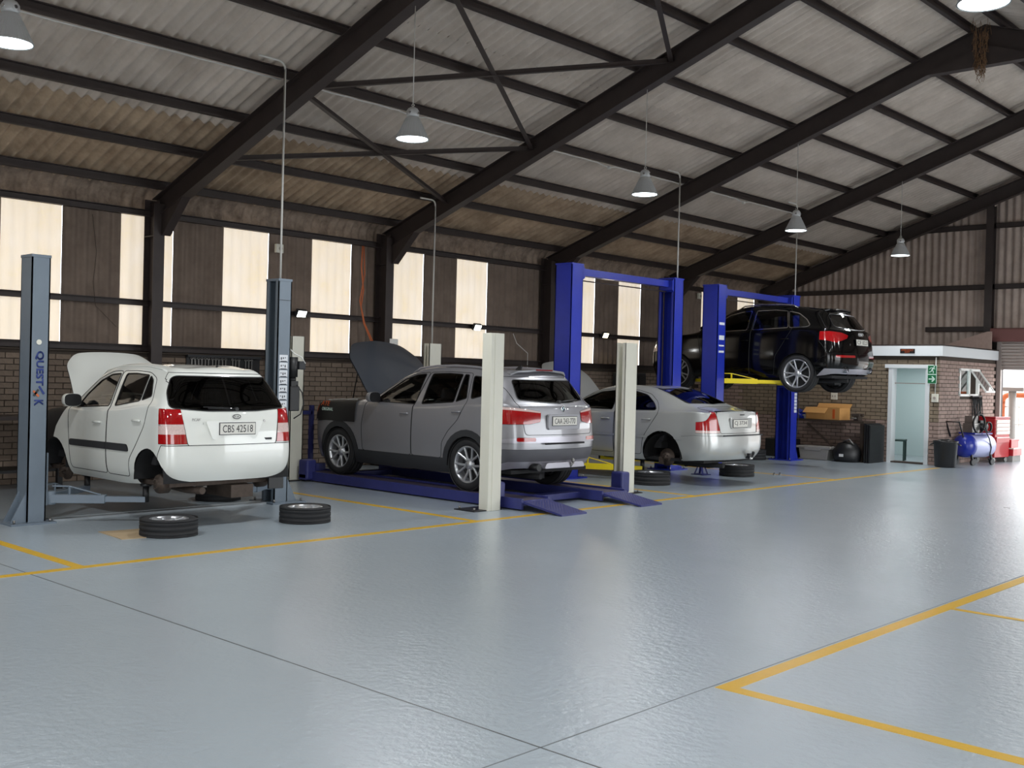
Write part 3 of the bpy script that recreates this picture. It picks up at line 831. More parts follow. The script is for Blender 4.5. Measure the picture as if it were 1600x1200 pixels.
def open_bonnet(c, sp):
    """turn the bonnet panel about its rear edge"""
    b = c['parts'].get(30)
    hx, hz, ang = sp['hinge']; hx -= c['L2']
    Rm = Matrix.Translation((hx, 0, hz)) @ Matrix.Rotation(-math.radians(ang), 4, 'Y') @ Matrix.Translation((-hx, 0, -hz))
    me = b.data; ns = [Vector(v.normal) for v in me.vertices]
    # give the panel thickness: a dark inner skin
    inn = me.copy(); bm = bmesh.new(); bm.from_mesh(inn)
    for v in bm.verts: v.co -= v.normal*.02
    bmesh.ops.reverse_faces(bm, faces=bm.faces); bm.to_mesh(inn); bm.free(); inn.materials.clear()
    me.transform(Rm); inn.transform(Rm); me.update(); inn.update()
    link('bonnet_liner', inn, M['clad'], b)
    st = MB(); L2 = c['L2']
    fx, fz = sp['nose'] ; p = Rm @ Vector((fx-L2-.12, .3, fz)); st.tube([(fx-L2-.25, .35, fz-.1), p], .009, 6)
    st.build('bonnet_stay', M['black'], c['t'])
    e = MB(); x1 = fx-L2-.12; x0 = hx+.05; zt = fz-.16; ym = sp['W']/2-.2
    e.bb((x0, -ym, zt-.3), (x1, ym, zt-.22))
    bay = e.build('engine_bay', M['dark'], c['t'])
    e = MB(); e.box(((x0+x1)/2-.02, .05, zt-.06), (.34, .62, .26)); e.box(((x0+x1)/2+.05, .05, zt+.09), (.22, .42, .05))
    for k in range(4): e.tube([((x0+x1)/2-.12, -.14+k*.12, zt+.04), (x0+.06, -.16+k*.13, zt-.02)], .025, 8)
    e.build('engine', M['metal'], bay, .012)
    e = MB(); e.box((x0+.16, -.52, zt), (.2, .16, .2)); e.box((x1-.12, .48, zt), (.22, .18, .16)); e.tube([(x1-.05, -.6, zt+.02), (x1-.05, .6, zt+.02)], .03, 8)
    e.build('battery_box', M['black'], bay, .012)

def rail(c, s, y, xs, m, r=.015, up=.035):
    z = [c['zat'](x, s*y) for x in xs]
    p = [(xs[0]-c['L2'], s*y, z[0]-.01)]+[(x-c['L2'], s*y, zz+up) for x, zz in zip(xs[1:-1], z[1:-1])]+[(xs[-1]-c['L2'], s*y, z[-1]-.01)]
    MB().tube(p, r, 8).build('roof_rail', m, c['t'])
def spoiler(c, xf, xe, xt, yw, m):
    zat, L2 = c['zat'], c['L2']; vs = []; fs = []; ys = [yw*(-1+2*i/12) for i in range(13)]
    for y in ys:
        k = .10*(y/yw)**4; z0, z1, z2 = zat(xf, y), zat((xf+xe)/2, y), zat(xe, y); sl = (z1-z2)/((xf-xe)/2)
        zt = z2-sl*(xe-xt)*.8
        pr = [(xf, z0+.002), ((xf+xe)/2, z1+.014), (xe, z2+.016), (xt+k, zt+.012), (xt+k+.006, zt-.014), (xe, z2-.03), (xf, z0-.02)]
        vs += [(x-L2, y, z) for x, z in pr]
    n = 7
    for i in range(12): fs += [(i*n+j, i*n+(j+1) % n, i*n+n+(j+1) % n, i*n+n+j) for j in range(n)]
    b = MB().add(vs, fs, False); b.f += [tuple(range(n)), tuple(range(12*n, 13*n))]; b.sm += [False]*2
    b.build('roof_spoiler', m, c['t'])
    return zat(xe, 0)-(zat((xf+xe)/2, 0)-zat(xe, 0))/((xf-xe)/2)*(xe-xt)*.8
# ---------------------------------------------------------------- the four cars
# stations: x of the lower rows, width factor, z of bottom / lower / middle / shoulder, then x, z, half width of the roof rail
KIA = dict(name='hatchback', L=3.495, W=1.595, paint=M['kia'], floor=.24, axles=(.43, 2.72), axz=.27, archz=.30, arch=.315, hubs=(True, False), rusty=True,
  Y=(.70, .785, .80, .785, .74), crown=.045, bulge=(.10, .10), bow={0: .16, 1: .12, 2: .06, 3: .10, 4: .10, 5: .06, 10: -.06, 9: -.03},
  N=(3.36, 3.44, 3.43, 3.38, 3.36), R=(.17, .105, .10, .15, .20),
  S=[(3.40, .74, .24, .42, .58, .66, 3.30, .735, .54), (3.26, .92, .23, .42, .66, .82, 3.18, .88, .62), (2.85, .985, .20, .40, .70, .91, 2.80, .975, .67),
     (2.42, 1, .20, .36, .70, .945, 2.44, 1.03, .69), (2.14, 1, .20, .36, .70, .955, 2.17, 1.22, .635), (1.80, 1, .20, .36, .70, .97, 1.85, 1.41, .59),
     (1.45, 1, .20, .36, .70, .985, 1.48, 1.475, .58), (1.08, 1, .20, .36, .70, 1.005, 1.10, 1.49, .575), (.76, 1, .22, .38, .70, 1.035, .78, 1.48, .57),
     (.42, .99, .25, .40, .70, 1.055, .56, 1.455, .565), (.05, .975, .28, .42, .68, 1.03, .33, 1.415, .56)],
  cuts=[('side', [(-.3, .1), (-.3, .672), (.16, .672), (.22, .56), (.22, .1)], 7, dict(all=1)),
    ('side', rounded([(2.27, .29), (2.29, .60), (2.36, .985), (2.14, 1.19), (1.90, 1.355), (1.62, 1.435), (1.375, 1.445), (1.375, .29)], .05), 2, {}),
    ('side', rounded([(1.365, .29), (1.365, 1.445), (1.05, 1.45), (.76, 1.435), (.58, 1.37), (.46, 1.12), (.54, .86), (.70, .64), (.84, .48), (.87, .29)], .05), 3, {}),
    ('side', rounded([(2.20, 1.005), (2.06, 1.165), (1.84, 1.325), (1.62, 1.40), (1.40, 1.415), (1.41, 1.045)], .03), 20, dict(only=(0, 2))),
    ('side', rounded([(1.27, 1.415), (1.05, 1.42), (.76, 1.405), (.73, 1.125), (1.28, 1.05)], .03), 21, dict(only=(0, 3))),
    ('side', rounded([(.73, 1.40), (.64, 1.35), (.525, 1.18), (.70, 1.13)], .025), 22, dict(only=(0, 3))),
    ('side', rounded([(2.27, .555), (2.27, .63), (.88, .645), (.84, .565)], .035), 8, dict(only=(2, 3))),
    ('rear', rounded([(-.55, .665), (-.61, 1.03), (-.63, 1.44), (.63, 1.44), (.61, 1.03), (.55, .665)], .04), 6, dict(x=.6, only=(0,))),
    ('rear', rounded([(-.715, 1.065), (-.68, 1.22), (-.58, 1.405), (.58, 1.405), (.68, 1.22), (.715, 1.065), (.3, 1.035), (-.3, 1.035)], .06, 5), 23, dict(x=.6)),
    ('rear', [(.56, .69), (.90, .69), (.90, .79), (.575, .79)], 10, dict(x=.20, mirror=1, only=(0, 6))),
    ('rear', [(.575, .79), (.90, .79), (.90, .895), (.59, .895)], 11, dict(x=.20, mirror=1, only=(0, 6))),
    ('rear', [(.59, .895), (.90, .895), (.90, 1.06), (.61, 1.05)], 10, dict(x=.22, mirror=1, only=(0, 6))),
    ('top', rounded([(2.50, -.63), (2.50, .63), (3.10, .60), (3.28, .44), (3.28, -.44), (3.10, -.60)], .08), 30, dict(only=(0,))),
    ('top', rounded([(2.38, -.585), (2.49, 0), (2.38, .585), (1.90, .50), (1.96, 0), (1.90, -.50)], .04), 24, dict(only=(0,))),
    ('side', circle(.44, .31, .315), 99, dict(only=(0, 3, 7))), ('side', circle(2.70, .28, .345), 99, dict(only=(0, 2))),
    ('side', [(2.42, 1.0), (2.66, .76), (2.72, .64), (2.72, .1), (3.6, .1), (3.6, 1.0)], 9, dict(all=1, only=(0,)))],
  parts={0: ('body_shell', M['kia'], 0), 2: ('front_door', M['kia'], 0), 3: ('rear_door', M['kia'], 0), 6: ('tailgate', M['kia'], 0), 7: ('rear_bumper', M['kia'], 0),
    8: ('side_moulding', M['clad'], .010), 9: ('bare_front_end', M['black'], -.015), 10: ('tail_lamp', M['lampred'], .006), 11: ('tail_lamp_lens', M['lampclear'], .006),
    20: ('front_side_window', M['glassk'], -.003), 21: ('rear_side_window', M['glassk'], -.003), 22: ('quarter_window', M['glassm'], -.003),
    23: ('rear_window', M['glassdark'], -.002), 24: ('windscreen', M['glassclear'], -.003), 30: ('bonnet', M['kia'], 0)},
  nolin=(30, 9, 10, 11), noseam=((2, 8), (3, 8), (0, 9)), handles=((1.59, .855), (.69, .91)), mirror=(2.10, 1.09), hinge=(2.50, 1.01, 63), nose=(3.26, .82))

X3 = dict(name='estate_suv', L=4.648, W=1.881, paint=M['x3'], floor=.30, axles=(.95, 3.76), axz=.36, arch=.385, handlemat=M['x3'],
  Y=(.86, .925, .94, .92, .875), crown=.045, bulge=(.14, .17), bow={0: .2, 1: .14, 3: .10, 4: .1, 5: .06, 10: -.09, 9: -.03},
  N=(4.46, 4.55, 4.56, 4.52, 4.5), R=(.27, .18, .17, .22, .30),
  S=[(4.55, .72, .26, .46, .70, .90, 4.46, .97, .58), (4.36, .92, .24, .46, .80, 1.00, 4.30, 1.06, .73), (3.9, .985, .23, .46, .83, 1.07, 3.86, 1.13, .80),
     (3.16, 1, .22, .44, .83, 1.09, 3.14, 1.185, .81), (2.74, 1, .22, .44, .83, 1.095, 2.76, 1.39, .745), (2.30, 1, .22, .44, .83, 1.10, 2.34, 1.575, .68),
     (1.88, 1, .22, .44, .83, 1.11, 1.90, 1.635, .665), (1.42, 1, .22, .44, .83, 1.13, 1.42, 1.65, .66), (.95, 1, .26, .46, .83, 1.16, 1.0, 1.635, .65),
     (.46, .985, .31, .48, .82, 1.18, .72, 1.605, .64), (.05, .875, .35, .53, .80, 1.165, .50, 1.572, .60)],
  cuts=[('side', [(-.3, .1), (-.3, .605), (.30, .605), (.50, .56), (.50, .1)], 12, dict(all=1)),
    ('side', [(-.3, .1), (-.3, .445), (.26, .445), (.40, .40), (.60, .28), (.60, .1)], 13, dict(all=1)),
    ('side', [(-.3, .695), (-.3, .775), (.02, .775), (.36, .735), (.36, .695)], 7, dict(all=1, only=(0,))),
    ('side', [(1.30, .1), (1.30, .42), (3.42, .42), (3.42, .1)], 14, {}),
    ('side', circle(.95, .36, .475), 14, dict(only=(0, 12, 13))), ('side', circle(3.76, .36, .475), 14, dict(only=(0,))),
    ('side', rounded([(3.18, .42), (3.20, .80), (3.14, 1.12), (2.82, 1.34), (2.46, 1.53), (2.20, 1.59), (1.96, 1.605), (2.08, 1.1), (2.09, .42)], .04), 2, dict(only=(0,))),
    ('side', rounded([(2.08, .42), (2.07, 1.1), (1.95, 1.605), (1.55, 1.62), (1.10, 1.605), (1.0, 1.2), (1.14, .96), (1.32, .80), (1.44, .64), (1.46, .42)], .04), 3, dict(only=(0,))),
    ('side', rounded([(2.98, 1.155), (2.76, 1.31), (2.46, 1.50), (2.22, 1.565), (2.03, 1.58), (2.05, 1.145)], .03), 20, dict(only=(0, 2))),
    ('side', rounded([(1.90, 1.585), (1.55, 1.595), (1.28, 1.585), (1.27, 1.20), (1.92, 1.15)], .03), 21, dict(only=(0, 3))),
    ('side', rounded([(1.24, 1.585), (1.16, 1.58), (1.04, 1.26), (1.23, 1.205)], .02), 25, dict(only=(0, 3))),
    ('side', rounded([(1.06, 1.57), (.84, 1.55), (.66, 1.47), (.68, 1.32), (.95, 1.25)], .04), 22, dict(only=(0, 3))),
    ('rear', rounded([(-.68, .80), (-.72, 1.12), (-.74, 1.57), (.74, 1.57), (.72, 1.12), (.68, .80)], .05), 6, dict(x=.6, only=(0,))),
    ('rear', rounded([(-.67, 1.265), (-.60, 1.53), (.60, 1.53), (.67, 1.265), (.2, 1.225), (-.2, 1.225)], .05, 4), 23, dict(x=.6)),
    ('rear', rounded([(.43, .975), (.60, .945), (.98, .94), (.98, 1.175), (.62, 1.14), (.41, 1.11)], .02), 10, dict(x=.50, mirror=1, only=(0, 6))),
    ('rear', [(.42, 1.092), (.98, 1.14), (.98, 1.175), (.62, 1.14), (.41, 1.11)], 11, dict(x=.45, mirror=1, only=(10,))),
    ('rear', rounded([(.52, .715), (.52, .765), (.80, .765), (.80, .715)], .02), 15, dict(x=.4, mirror=1, only=(0, 7))),
    ('top', rounded([(3.22, -.75), (3.22, .75), (4.1, .73), (4.40, .52), (4.46, 0), (4.40, -.52), (4.1, -.73)], .1), 30, dict(only=(0,))),
    ('top', rounded([(3.08, -.69), (3.20, 0), (3.08, .69), (2.42, .58), (2.48, 0), (2.42, -.58)], .04), 24, dict(only=(0,))),
    ('side', circle(.95, .36, .385), 99, dict(only=(0, 12, 13, 14))), ('side', circle(3.76, .36, .385), 99, dict(only=(0, 14)))],
  parts={0: ('body_shell', M['x3'], 0), 2: ('front_door', M['x3'], 0), 3: ('rear_door', M['x3'], 0), 6: ('tailgate', M['x3'], 0), 7: ('bumper_step', M['silverskid'], .012), 12: ('rear_bumper', M['x3band'], .004),
    13: ('skid_plate', M['silverskid'], .004), 14: ('wheel_arch_cladding', M['clad'], .008), 10: ('tail_lamp', M['lampred'], .006), 11: ('tail_lamp_brow', M['lampclear'], .007), 15: ('bumper_reflector', M['lampred'], .014),
    20: ('front_side_window', M['glassm'], -.003), 21: ('rear_side_window', M['glassm'], -.003), 22: ('quarter_window', M['glassdark'], -.003), 25: ('door_quarter_window', M['glassm'], -.003),
    23: ('rear_window', M['glassdark'], -.003), 24: ('windscreen', M['glassclear'], -.003), 30: ('bonnet', M['x3bonnet'], 0)},
  nolin=(30, 10, 11, 13, 14, 15), noseam=((12, 13), (0, 14), (2, 14), (3, 14), (12, 14), (13, 14), (0, 7), (6, 7)), handles=((2.24, 1.005), (1.17, 1.07)), mirror=(2.86, 1.22),
  hinge=(3.22, 1.15, 52), nose=(4.46, 1.02), wheel=(.36, .245, .245, 'y10'))

VOL = dict(name='saloon', L=4.576, W=1.804, paint=M['volvo'], floor=.24, axles=(.97, 3.685), axz=.30, arch=.365, hubs=(False, False), handlemat=M['volvo'], dt=.05,
  Y=(.83, .885, .90, .88, .845), crown=[.03, .04, .04, .04, .045, .045, .045, .045, .04, .035, .025, .02], bulge=(.14, .14), bow={0: .2, 1: .12, 3: .1, 4: .1, 5: .06, 7: -.02, 8: -.05, 9: -.07, 10: -.05, 11: -.10},
  N=(4.42, 4.50, 4.50, 4.46, 4.44), R=(.22, .145, .14, .175, .185),
  S=[(4.49, .74, .22, .40, .56, .70, 4.40, .78, .58), (4.30, .93, .21, .40, .64, .84, 4.24, .90, .70), (3.8, .985, .21, .40, .68, .92, 3.76, .975, .745),
     (3.20, 1, .21, .38, .68, .945, 3.18, 1.03, .755), (2.78, 1, .21, .38, .68, .955, 2.78, 1.21, .695), (2.32, 1, .21, .38, .68, .965, 2.36, 1.365, .625),
     (1.9, 1, .21, .38, .68, .975, 1.92, 1.405, .61), (1.52, 1, .21, .38, .68, .985, 1.52, 1.395, .61), (1.16, 1, .22, .38, .68, .995, 1.18, 1.325, .63),
     (.82, .995, .23, .40, .68, 1.005, .82, 1.20, .67), (.42, .975, .26, .42, .68, 1.00, .46, 1.085, .69), (.04, .90, .28, .42, .65, .985, .16, 1.05, .65)],
  cuts=[('side', [(-.3, .1), (-.3, .665), (.34, .665), (.60, .64), (.58, .1)], 7, dict(all=1)),
    ('side', rounded([(3.02, .30), (3.08, .62), (3.10, .96), (2.78, 1.20), (2.44, 1.345), (2.15, 1.375), (1.98, 1.38), (1.98, .30)], .04), 2, {}),
    ('side', rounded([(1.97, .30), (1.97, 1.38), (1.66, 1.37), (1.36, 1.31), (1.16, 1.18), (1.06, 1.02), (1.24, .76), (1.36, .58), (1.40, .30)], .05), 3, {}),
    ('side', rounded([(2.98, 1.03), (2.74, 1.19), (2.44, 1.315), (2.18, 1.345), (2.05, 1.348), (2.05, 1.025)], .03), 20, dict(only=(0, 2))),
    ('side', rounded([(1.94, 1.348), (1.68, 1.345), (1.42, 1.29), (1.22, 1.16), (1.12, 1.045), (1.92, 1.025)], .06, 4), 21, dict(only=(0, 3))),
    ('side', [(.58, .585), (.58, .615), (3.30, .615), (3.30, .585)], 8, dict(only=(0, 2, 3, 7))),
    ('rear', rounded([(-.55, .705), (-.585, .86), (-.64, 1.1), (.64, 1.1), (.585, .86), (.55, .705)], .03), 6, dict(x=.12, only=(0,))),
    ('rear', rounded([(.56, .71), (.95, .71), (.95, .80), (.90, .86), (.81, .91), (.755, .985), (.70, 1.05), (.645, 1.055), (.60, .90)], .025), 10, dict(x=.42, mirror=1, only=(0, 6))),
    ('rear', [(.55, .71), (.95, .71), (.95, .75), (.555, .75)], 11, dict(x=.42, mirror=1, only=(10,))),
    ('top', rounded([(1.36, -.52), (1.28, 0), (1.36, .52), (.68, .60), (.56, 0), (.68, -.60)], .06), 23, dict(only=(0,))),
    ('top', rounded([(.50, -.61), (.44, 0), (.50, .61), (.0, .60), (-.2, 0), (.0, -.60)], .05), 6, dict(only=(0, 6))),
    ('top', rounded([(3.28, -.71), (3.28, .71), (4.1, .67), (4.38, .46), (4.44, 0), (4.38, -.46), (4.1, -.67)], .1), 30, dict(only=(0,))),
    ('top', rounded([(3.12, -.64), (3.22, 0), (3.12, .64), (2.46, .53), (2.52, 0), (2.46, -.53)], .04), 24, dict(only=(0,))),
    ('side', circle(.99, .335, .375), 99, dict(only=(0, 3, 7, 8))), ('side', circle(3.685, .32, .37), 99, dict(only=(0, 2, 8)))],
  parts={0: ('body_shell', M['volvo'], 0), 2: ('front_door', M['volvo'], 0), 3: ('rear_door', M['volvo'], 0), 6: ('boot_lid', M['volvo'], 0), 7: ('rear_bumper', M['volvo'], .018), 8: ('side_moulding', M['volvo'], .012),
    10: ('tail_lamp', M['lampred'], .006), 11: ('tail_lamp_lens', M['lampclear'], .006),
    20: ('front_side_window', M['glassm'], -.003), 21: ('rear_side_window', M['glassdark'], -.003), 23: ('rear_window', M['glassdark'], -.003), 24: ('windscreen', M['glassclear'], -.003), 30: ('bonnet', M['volvo'], 0)},
  nolin=(30, 10, 11, 8), noseam=((0, 8), (2, 8), (3, 8), (7, 8)), handles=((2.16, .87), (1.30, .89)), mirror=(2.88, 1.07), hinge=(3.28, 1.0, 52), nose=(4.42, .86))

Q5 = dict(name='sport_suv', L=4.63, W=1.88, paint=M['q5'], floor=.32, axles=(.93, 3.737), axz=.37, arch=.405, chrome=1, handlemat=M['q5'],
  Y=(.86, .925, .94, .915, .87), crown=.045, bulge=(.14, .17), bow={0: .2, 1: .14, 3: .10, 4: .1, 5: .06, 10: -.09, 9: -.05},
  N=(4.44, 4.53, 4.54, 4.50, 4.48), R=(.26, .175, .17, .24, .32),
  S=[(4.53, .72, .28, .46, .70, .86, 4.44, .93, .60), (4.34, .92, .27, .46, .78, .98, 4.30, 1.04, .72), (3.9, .985, .28, .46, .82, 1.06, 3.88, 1.125, .79),
     (3.30, 1, .28, .46, .82, 1.11, 3.30, 1.21, .80), (2.92, 1, .28, .46, .82, 1.13, 2.92, 1.42, .74), (2.45, 1, .28, .46, .82, 1.155, 2.48, 1.64, .675),
     (1.95, 1, .28, .46, .82, 1.175, 2.0, 1.70, .66), (1.45, 1, .28, .46, .82, 1.20, 1.48, 1.705, .655), (.95, 1, .31, .46, .82, 1.22, 1.02, 1.67, .65),
     (.46, .985, .34, .50, .82, 1.225, .72, 1.62, .635), (.05, .88, .38, .54, .79, 1.20, .52, 1.585, .60)],
  cuts=[('side', [(-.3, .1), (-.3, .775), (.20, .775), (.40, .70), (.54, .56), (.54, .1)], 7, dict(all=1)),
    ('side', [(-.3, .1), (-.3, .48), (.36, .48), (.5, .36), (.6, .30), (.6, .1)], 13, dict(all=1)),
    ('side', rounded([(3.10, .34), (3.16, .80), (3.24, 1.13), (2.92, 1.38), (2.56, 1.585), (2.30, 1.65), (1.98, 1.67), (2.0, .34)], .04), 2, dict(only=(0,))),
    ('side', rounded([(1.99, .34), (1.97, 1.67), (1.55, 1.685), (1.18, 1.66), (1.06, 1.25), (1.28, .90), (1.40, .72), (1.44, .34)], .04), 3, dict(only=(0,))),
    ('side', rounded([(3.08, 1.20), (2.88, 1.375), (2.56, 1.555), (2.30, 1.615), (2.07, 1.635), (2.09, 1.235)], .03), 20, dict(only=(0, 2))),
    ('side', rounded([(1.95, 1.635), (1.55, 1.645), (1.26, 1.62), (1.16, 1.275), (1.96, 1.24)], .03), 21, dict(only=(0, 3))),
    ('side', rounded([(1.23, 1.615), (1.00, 1.565), (.80, 1.44), (.69, 1.32), (.76, 1.285), (1.13, 1.275)], .04), 22, dict(only=(0, 3))),
    ('rear', rounded([(-.90, .74), (-.93, 1.14), (-.64, 1.62), (.64, 1.62), (.93, 1.14), (.90, .74)], .06), 6, dict(x=.62, only=(0,))),
    ('rear', rounded([(-.67, 1.295), (-.57, 1.555), (.57, 1.555), (.67, 1.295), (.2, 1.25), (-.2, 1.25)], .08, 5), 23, dict(x=.7)),
    ('rear', rounded([(.97, 1.19), (.86, 1.20), (.60, 1.175), (.44, 1.13), (.49, 1.07), (.70, 1.01), (.80, .975), (.97, 1.06)], .02, 3), 10, dict(x=.46, mirror=1, only=(0, 6))),
    ('rear', rounded([(.30, .70), (.30, .745), (.82, .74), (.82, .695)], .015), 15, dict(x=.4, mirror=1, only=(0, 7))),
    ('top', rounded([(3.44, -.74), (3.44, .74), (4.2, .68), (4.46, .45), (4.5, 0), (4.46, -.45), (4.2, -.68)], .1), 30, dict(only=(0,))),
    ('top', rounded([(3.24, -.68), (3.36, 0), (3.24, .68), (2.56, .56), (2.62, 0), (2.56, -.56)], .04), 24, dict(only=(0,))),
    ('side', rounded([(4.22, .82), (4.12, .94), (4.40, .92), (4.6, .86), (4.6, .76)], .02), 11, dict(only=(0,))),
    ('side', circle(.93, .37, .405), 99, dict(only=(0, 7, 13))), ('side', circle(3.737, .37, .405), 99, dict(only=(0,)))],
  parts={0: ('body_shell', M['q5'], 0), 2: ('front_door', M['q5'], 0), 3: ('rear_door', M['q5'], 0), 6: ('tailgate', M['q5'], 0), 7: ('rear_bumper', M['q5'], .006), 13: ('rear_valance', M['silverskid'], .004),
    10: ('tail_lamp', M['lampred'], .006), 11: ('head_lamp', M['lampclear'], .004), 15: ('bumper_reflector', M['lampred'], .01), 30: ('bonnet', M['q5'], 0),
    20: ('front_side_window', M['glassm'], -.003), 21: ('rear_side_window', M['glassm'], -.003), 22: ('quarter_window', M['glassm'], -.003),
    23: ('rear_window', M['glassm'], -.003), 24: ('windscreen', M['glassclear'], -.003)},
  nolin=(10, 11, 13, 15), noseam=((7, 13),), handles=((2.10, 1.02), (1.20, 1.05)), mirror=(3.02, 1.25), mirrorpaint=1, wheel=(.37, .255, .277, 'double5'))

def oval(parent, name, m, x, y, z, rx, rz, tube=.006, L2=0, fill=None):
    Mx = frame((0, -1, 0), (0, 0, 1), (x-L2, y, z)); b = MB()
    b.tube([(rx*math.cos(a), rz*math.sin(a), .003) for a in (2*PI*i/24 for i in range(24))], tube, 6, closed=True)
    o = b.build(name, m, parent, M=Mx)
    if fill:
        MB().add([Mx @ Vector((rx*math.cos(a), rz*math.sin(a), .002)) for a in (2*PI*i/24 for i in range(24))], [tuple(range(24))]).build(name+'_face', fill, o)
    return o, Mx

def build_cars():
    # white hatchback
    c = build_car(KIA, 'white hatchback with raised bonnet and wheels off on the grey two-post lift', KIA_AT[:3], math.radians(KIA_AT[3]))
    t, L2, xat = c['t'], c['L2'], c['xat']; open_bonnet(c, KIA)
    seats(t, L2, 1.62, .42, .34, None, rear=.82)
    x, n = xat(0, .845)
    MB().add([(x-L2-.005, y, z) for y, z in rounded([(.36, .93), (-.36, .93), (-.27, .73), (.27, .73)], .03)], [tuple(range(16))]).build('plate_recess', M['kia'], t)
    plate(t, x-L2-.012, -.03, .845, 'CBS 42518', .44, .12)
    o, Mx = oval(t, 'badge', M['clad'], xat(0, .975)[0]-.004, -.03, .975, .048, .022, .004, L2, M['kia'])
    link('badge_lettering', text_mesh('badge_lettering', 'KIA', .022, .06, .001, Mx @ Matrix.Translation((0, 0, .004))), M['clad'], o)
    x, _ = xat(.42, .94)
    link('model_lettering', text_mesh('model_lettering', 'PICANTO', .03, .19, .002, frame((.25, -1, 0), (0, 0, 1), (x-L2-.006, .42, .945))), M['metal'], t)
    link('trim_lettering', text_mesh('trim_lettering', 'LX', .026, .04, .002, frame((.25, -1, 0), (0, 0, 1), (x-L2-.008, .35, .90))), M['metal'], t)
    MB().box((xat(-.44, .725)[0]-L2-.003, -.44, .725), (.004, .10, .024)).build('dealer_badge', M['clad'], t)
    MB().cyl((xat(-.40, .92)[0]-L2-.006, -.40, .925), (xat(-.40, .92)[0]-L2+.01, -.40, .925), .014, 12).build('tailgate_lock', M['metal'], t)
    w = MB(); x0 = xat(0, 1.07)[0]-L2-.02; w.tube([(x0, -.04, 1.055), (xat(.28, 1.07)[0]-L2-.018, .30, 1.065)], .009, 6); w.tube([(x0-.002, .04, 1.067), (x0+.012, .36, 1.08)], .006, 6)
    w.cyl((x0+.03, -.04, 1.055), (x0-.01, -.04, 1.055), .022, 10); w.build('rear_wiper', M['black'], t)
    for s in (1, -1):
        rail(c, s, .55, [1.95, 1.85, 1.5, .9, .6, .5], M['kia'], .012, .008)
    b = MB(); b.tube([(.42-L2, 0, c['zat'](.42, 0)-.005), (.40-L2, 0, c['zat'](.42, 0)+.02)], .012, 8); b.build('aerial_base', M['black'], t)
    b = MB(); b.prism(rounded([(3.28, .62), (3.42, .64), (3.30, .86), (3.06, .92), (3.10, .74)], .03), 'y', .46, .70); b.build('head_lamp', M['lampclear'], t, .01, M=Matrix.Translation((-L2, 0, 0)))
    b = MB(); b.box((.16-L2, -.64, .23), (.03, .2, .18)); b.build('mud_flap', M['black'], t, .006)
    # grey SUV
    c = build_car(X3, 'dark grey estate-type SUV with raised bonnet on the white four-post lift', X3_AT[:3], math.radians(X3_AT[3]))
    t, L2, xat = c['t'], c['L2'], c['xat']; open_bonnet(c, X3)
    seats(t, L2, 2.35, .52, .38, None, cover=1, rear=1.35)
    x, n = xat(0, .98)
    b = MB(); b.prism(rounded([(-.33, .87), (-.33, 1.075), (.33, 1.075), (.33, .87)], .04), 'x', x-L2-.012, x-L2+.02); b.build('plate_surround', M['x3'], t, .004)
    plate(t, x-L2-.02, 0, .985, 'CAA 243-770', .50, .113)
    o, Mx = oval(t, 'roundel_badge', M['chrome'], xat(0, 1.15)[0]-.006, 0, 1.15, .041, .041, .007, L2, M['black'])
    for q, (a0, mm) in enumerate(((0, 'signwhite'), (PI/2, 'bluesign'), (PI, 'signwhite'), (3*PI/2, 'bluesign'))):
        MB().add([Mx @ Vector((0, 0, .004))]+[Mx @ Vector((.026*math.cos(a0+i*PI/12), .026*math.sin(a0+i*PI/12), .004)) for i in range(7)], [tuple(range(8))]).build('badge_quadrant', M[mm], o)
    w = MB(); x0 = xat(0, 1.24)[0]-L2-.02; w.tube([(x0, 0, 1.24), (xat(-.40, 1.27)[0]-L2-.02, -.44, 1.27)], .010, 6); w.cyl((x0+.04, 0, 1.24), (x0-.01, 0, 1.24), .025, 10); w.build('rear_wiper', M['black'], t)
    zt = spoiler(c, .92, .58, .40, .57, M['x3'])
    b = MB(); b.box((.395-L2, 0, zt), (.012, .34, .022)); b.build('high_brake_light', M['lampdark'], t, .003)
    for s in (1, -1):
        rail(c, s, .62, [2.4, 2.25, 1.9, 1.5, 1.1, .9, .8], M['silverskid'], .017)
    b = MB(); b.prism([(.84, -.01), (.96, -.01), (.86, .06), (.82, .06)], 'y', -.018, .018); b.build('roof_aerial', M['black'], t, .006, M=Matrix.Translation((-L2, 0, c['zat'](.9, 0))))
    b = MB(); b.cyl((.02-L2, .48, .37), (.22-L2, .48, .37), .05, 16); b.build('exhaust_pipe', M['black'], t)
    b = MB(); b.prism(rounded([(-.42, .35), (-.38, .43), (.38, .43), (.42, .35)], .03), 'x', -.045-L2+.02, .10-L2); b.build('skid_plate_panel', M['silverskid'], t, .01)
    b = MB(); b.tube([(.25-L2, -.12, .38), (-.02-L2, -.12, .37), (-.06-L2, -.12, .42)], .02, 8); b.lathe([(0, .03), (.02, .022), (.026, 0), (.02, -.022), (.012, -.03)], 12, Matrix.Translation((-.06-L2, -.12, .45))); b.build('tow_ball', M['metal'], t)
    b = MB(); b.box((-.012-L2, 0, .685), (.03, .80, .024)); b.build('bumper_slot', M['dark'], t)
    # a black fender cover lying over the front left wing
    bm, lay, nlay = c['bm'], c['lay'], c['nlay']
    for f in bm.faces:
        ce = f.calc_center_median()
        if f[lay] in (0, 14, 30) and 3.30 < ce.x < 4.50 and ce.y > .45 and ce.z > .82: f[lay] = 77
    cv = extract(bm, lay, nlay, (77,), 'wing_cover', M['black'], None, .022, L2)
    tag(cv, 'black wing protector draped over the grey SUV left front wing', 'cover')
    cv.location = t.location; cv.rotation_euler = t.rotation_euler
    y, n = c['yat'](4.10, 1.0, 1)
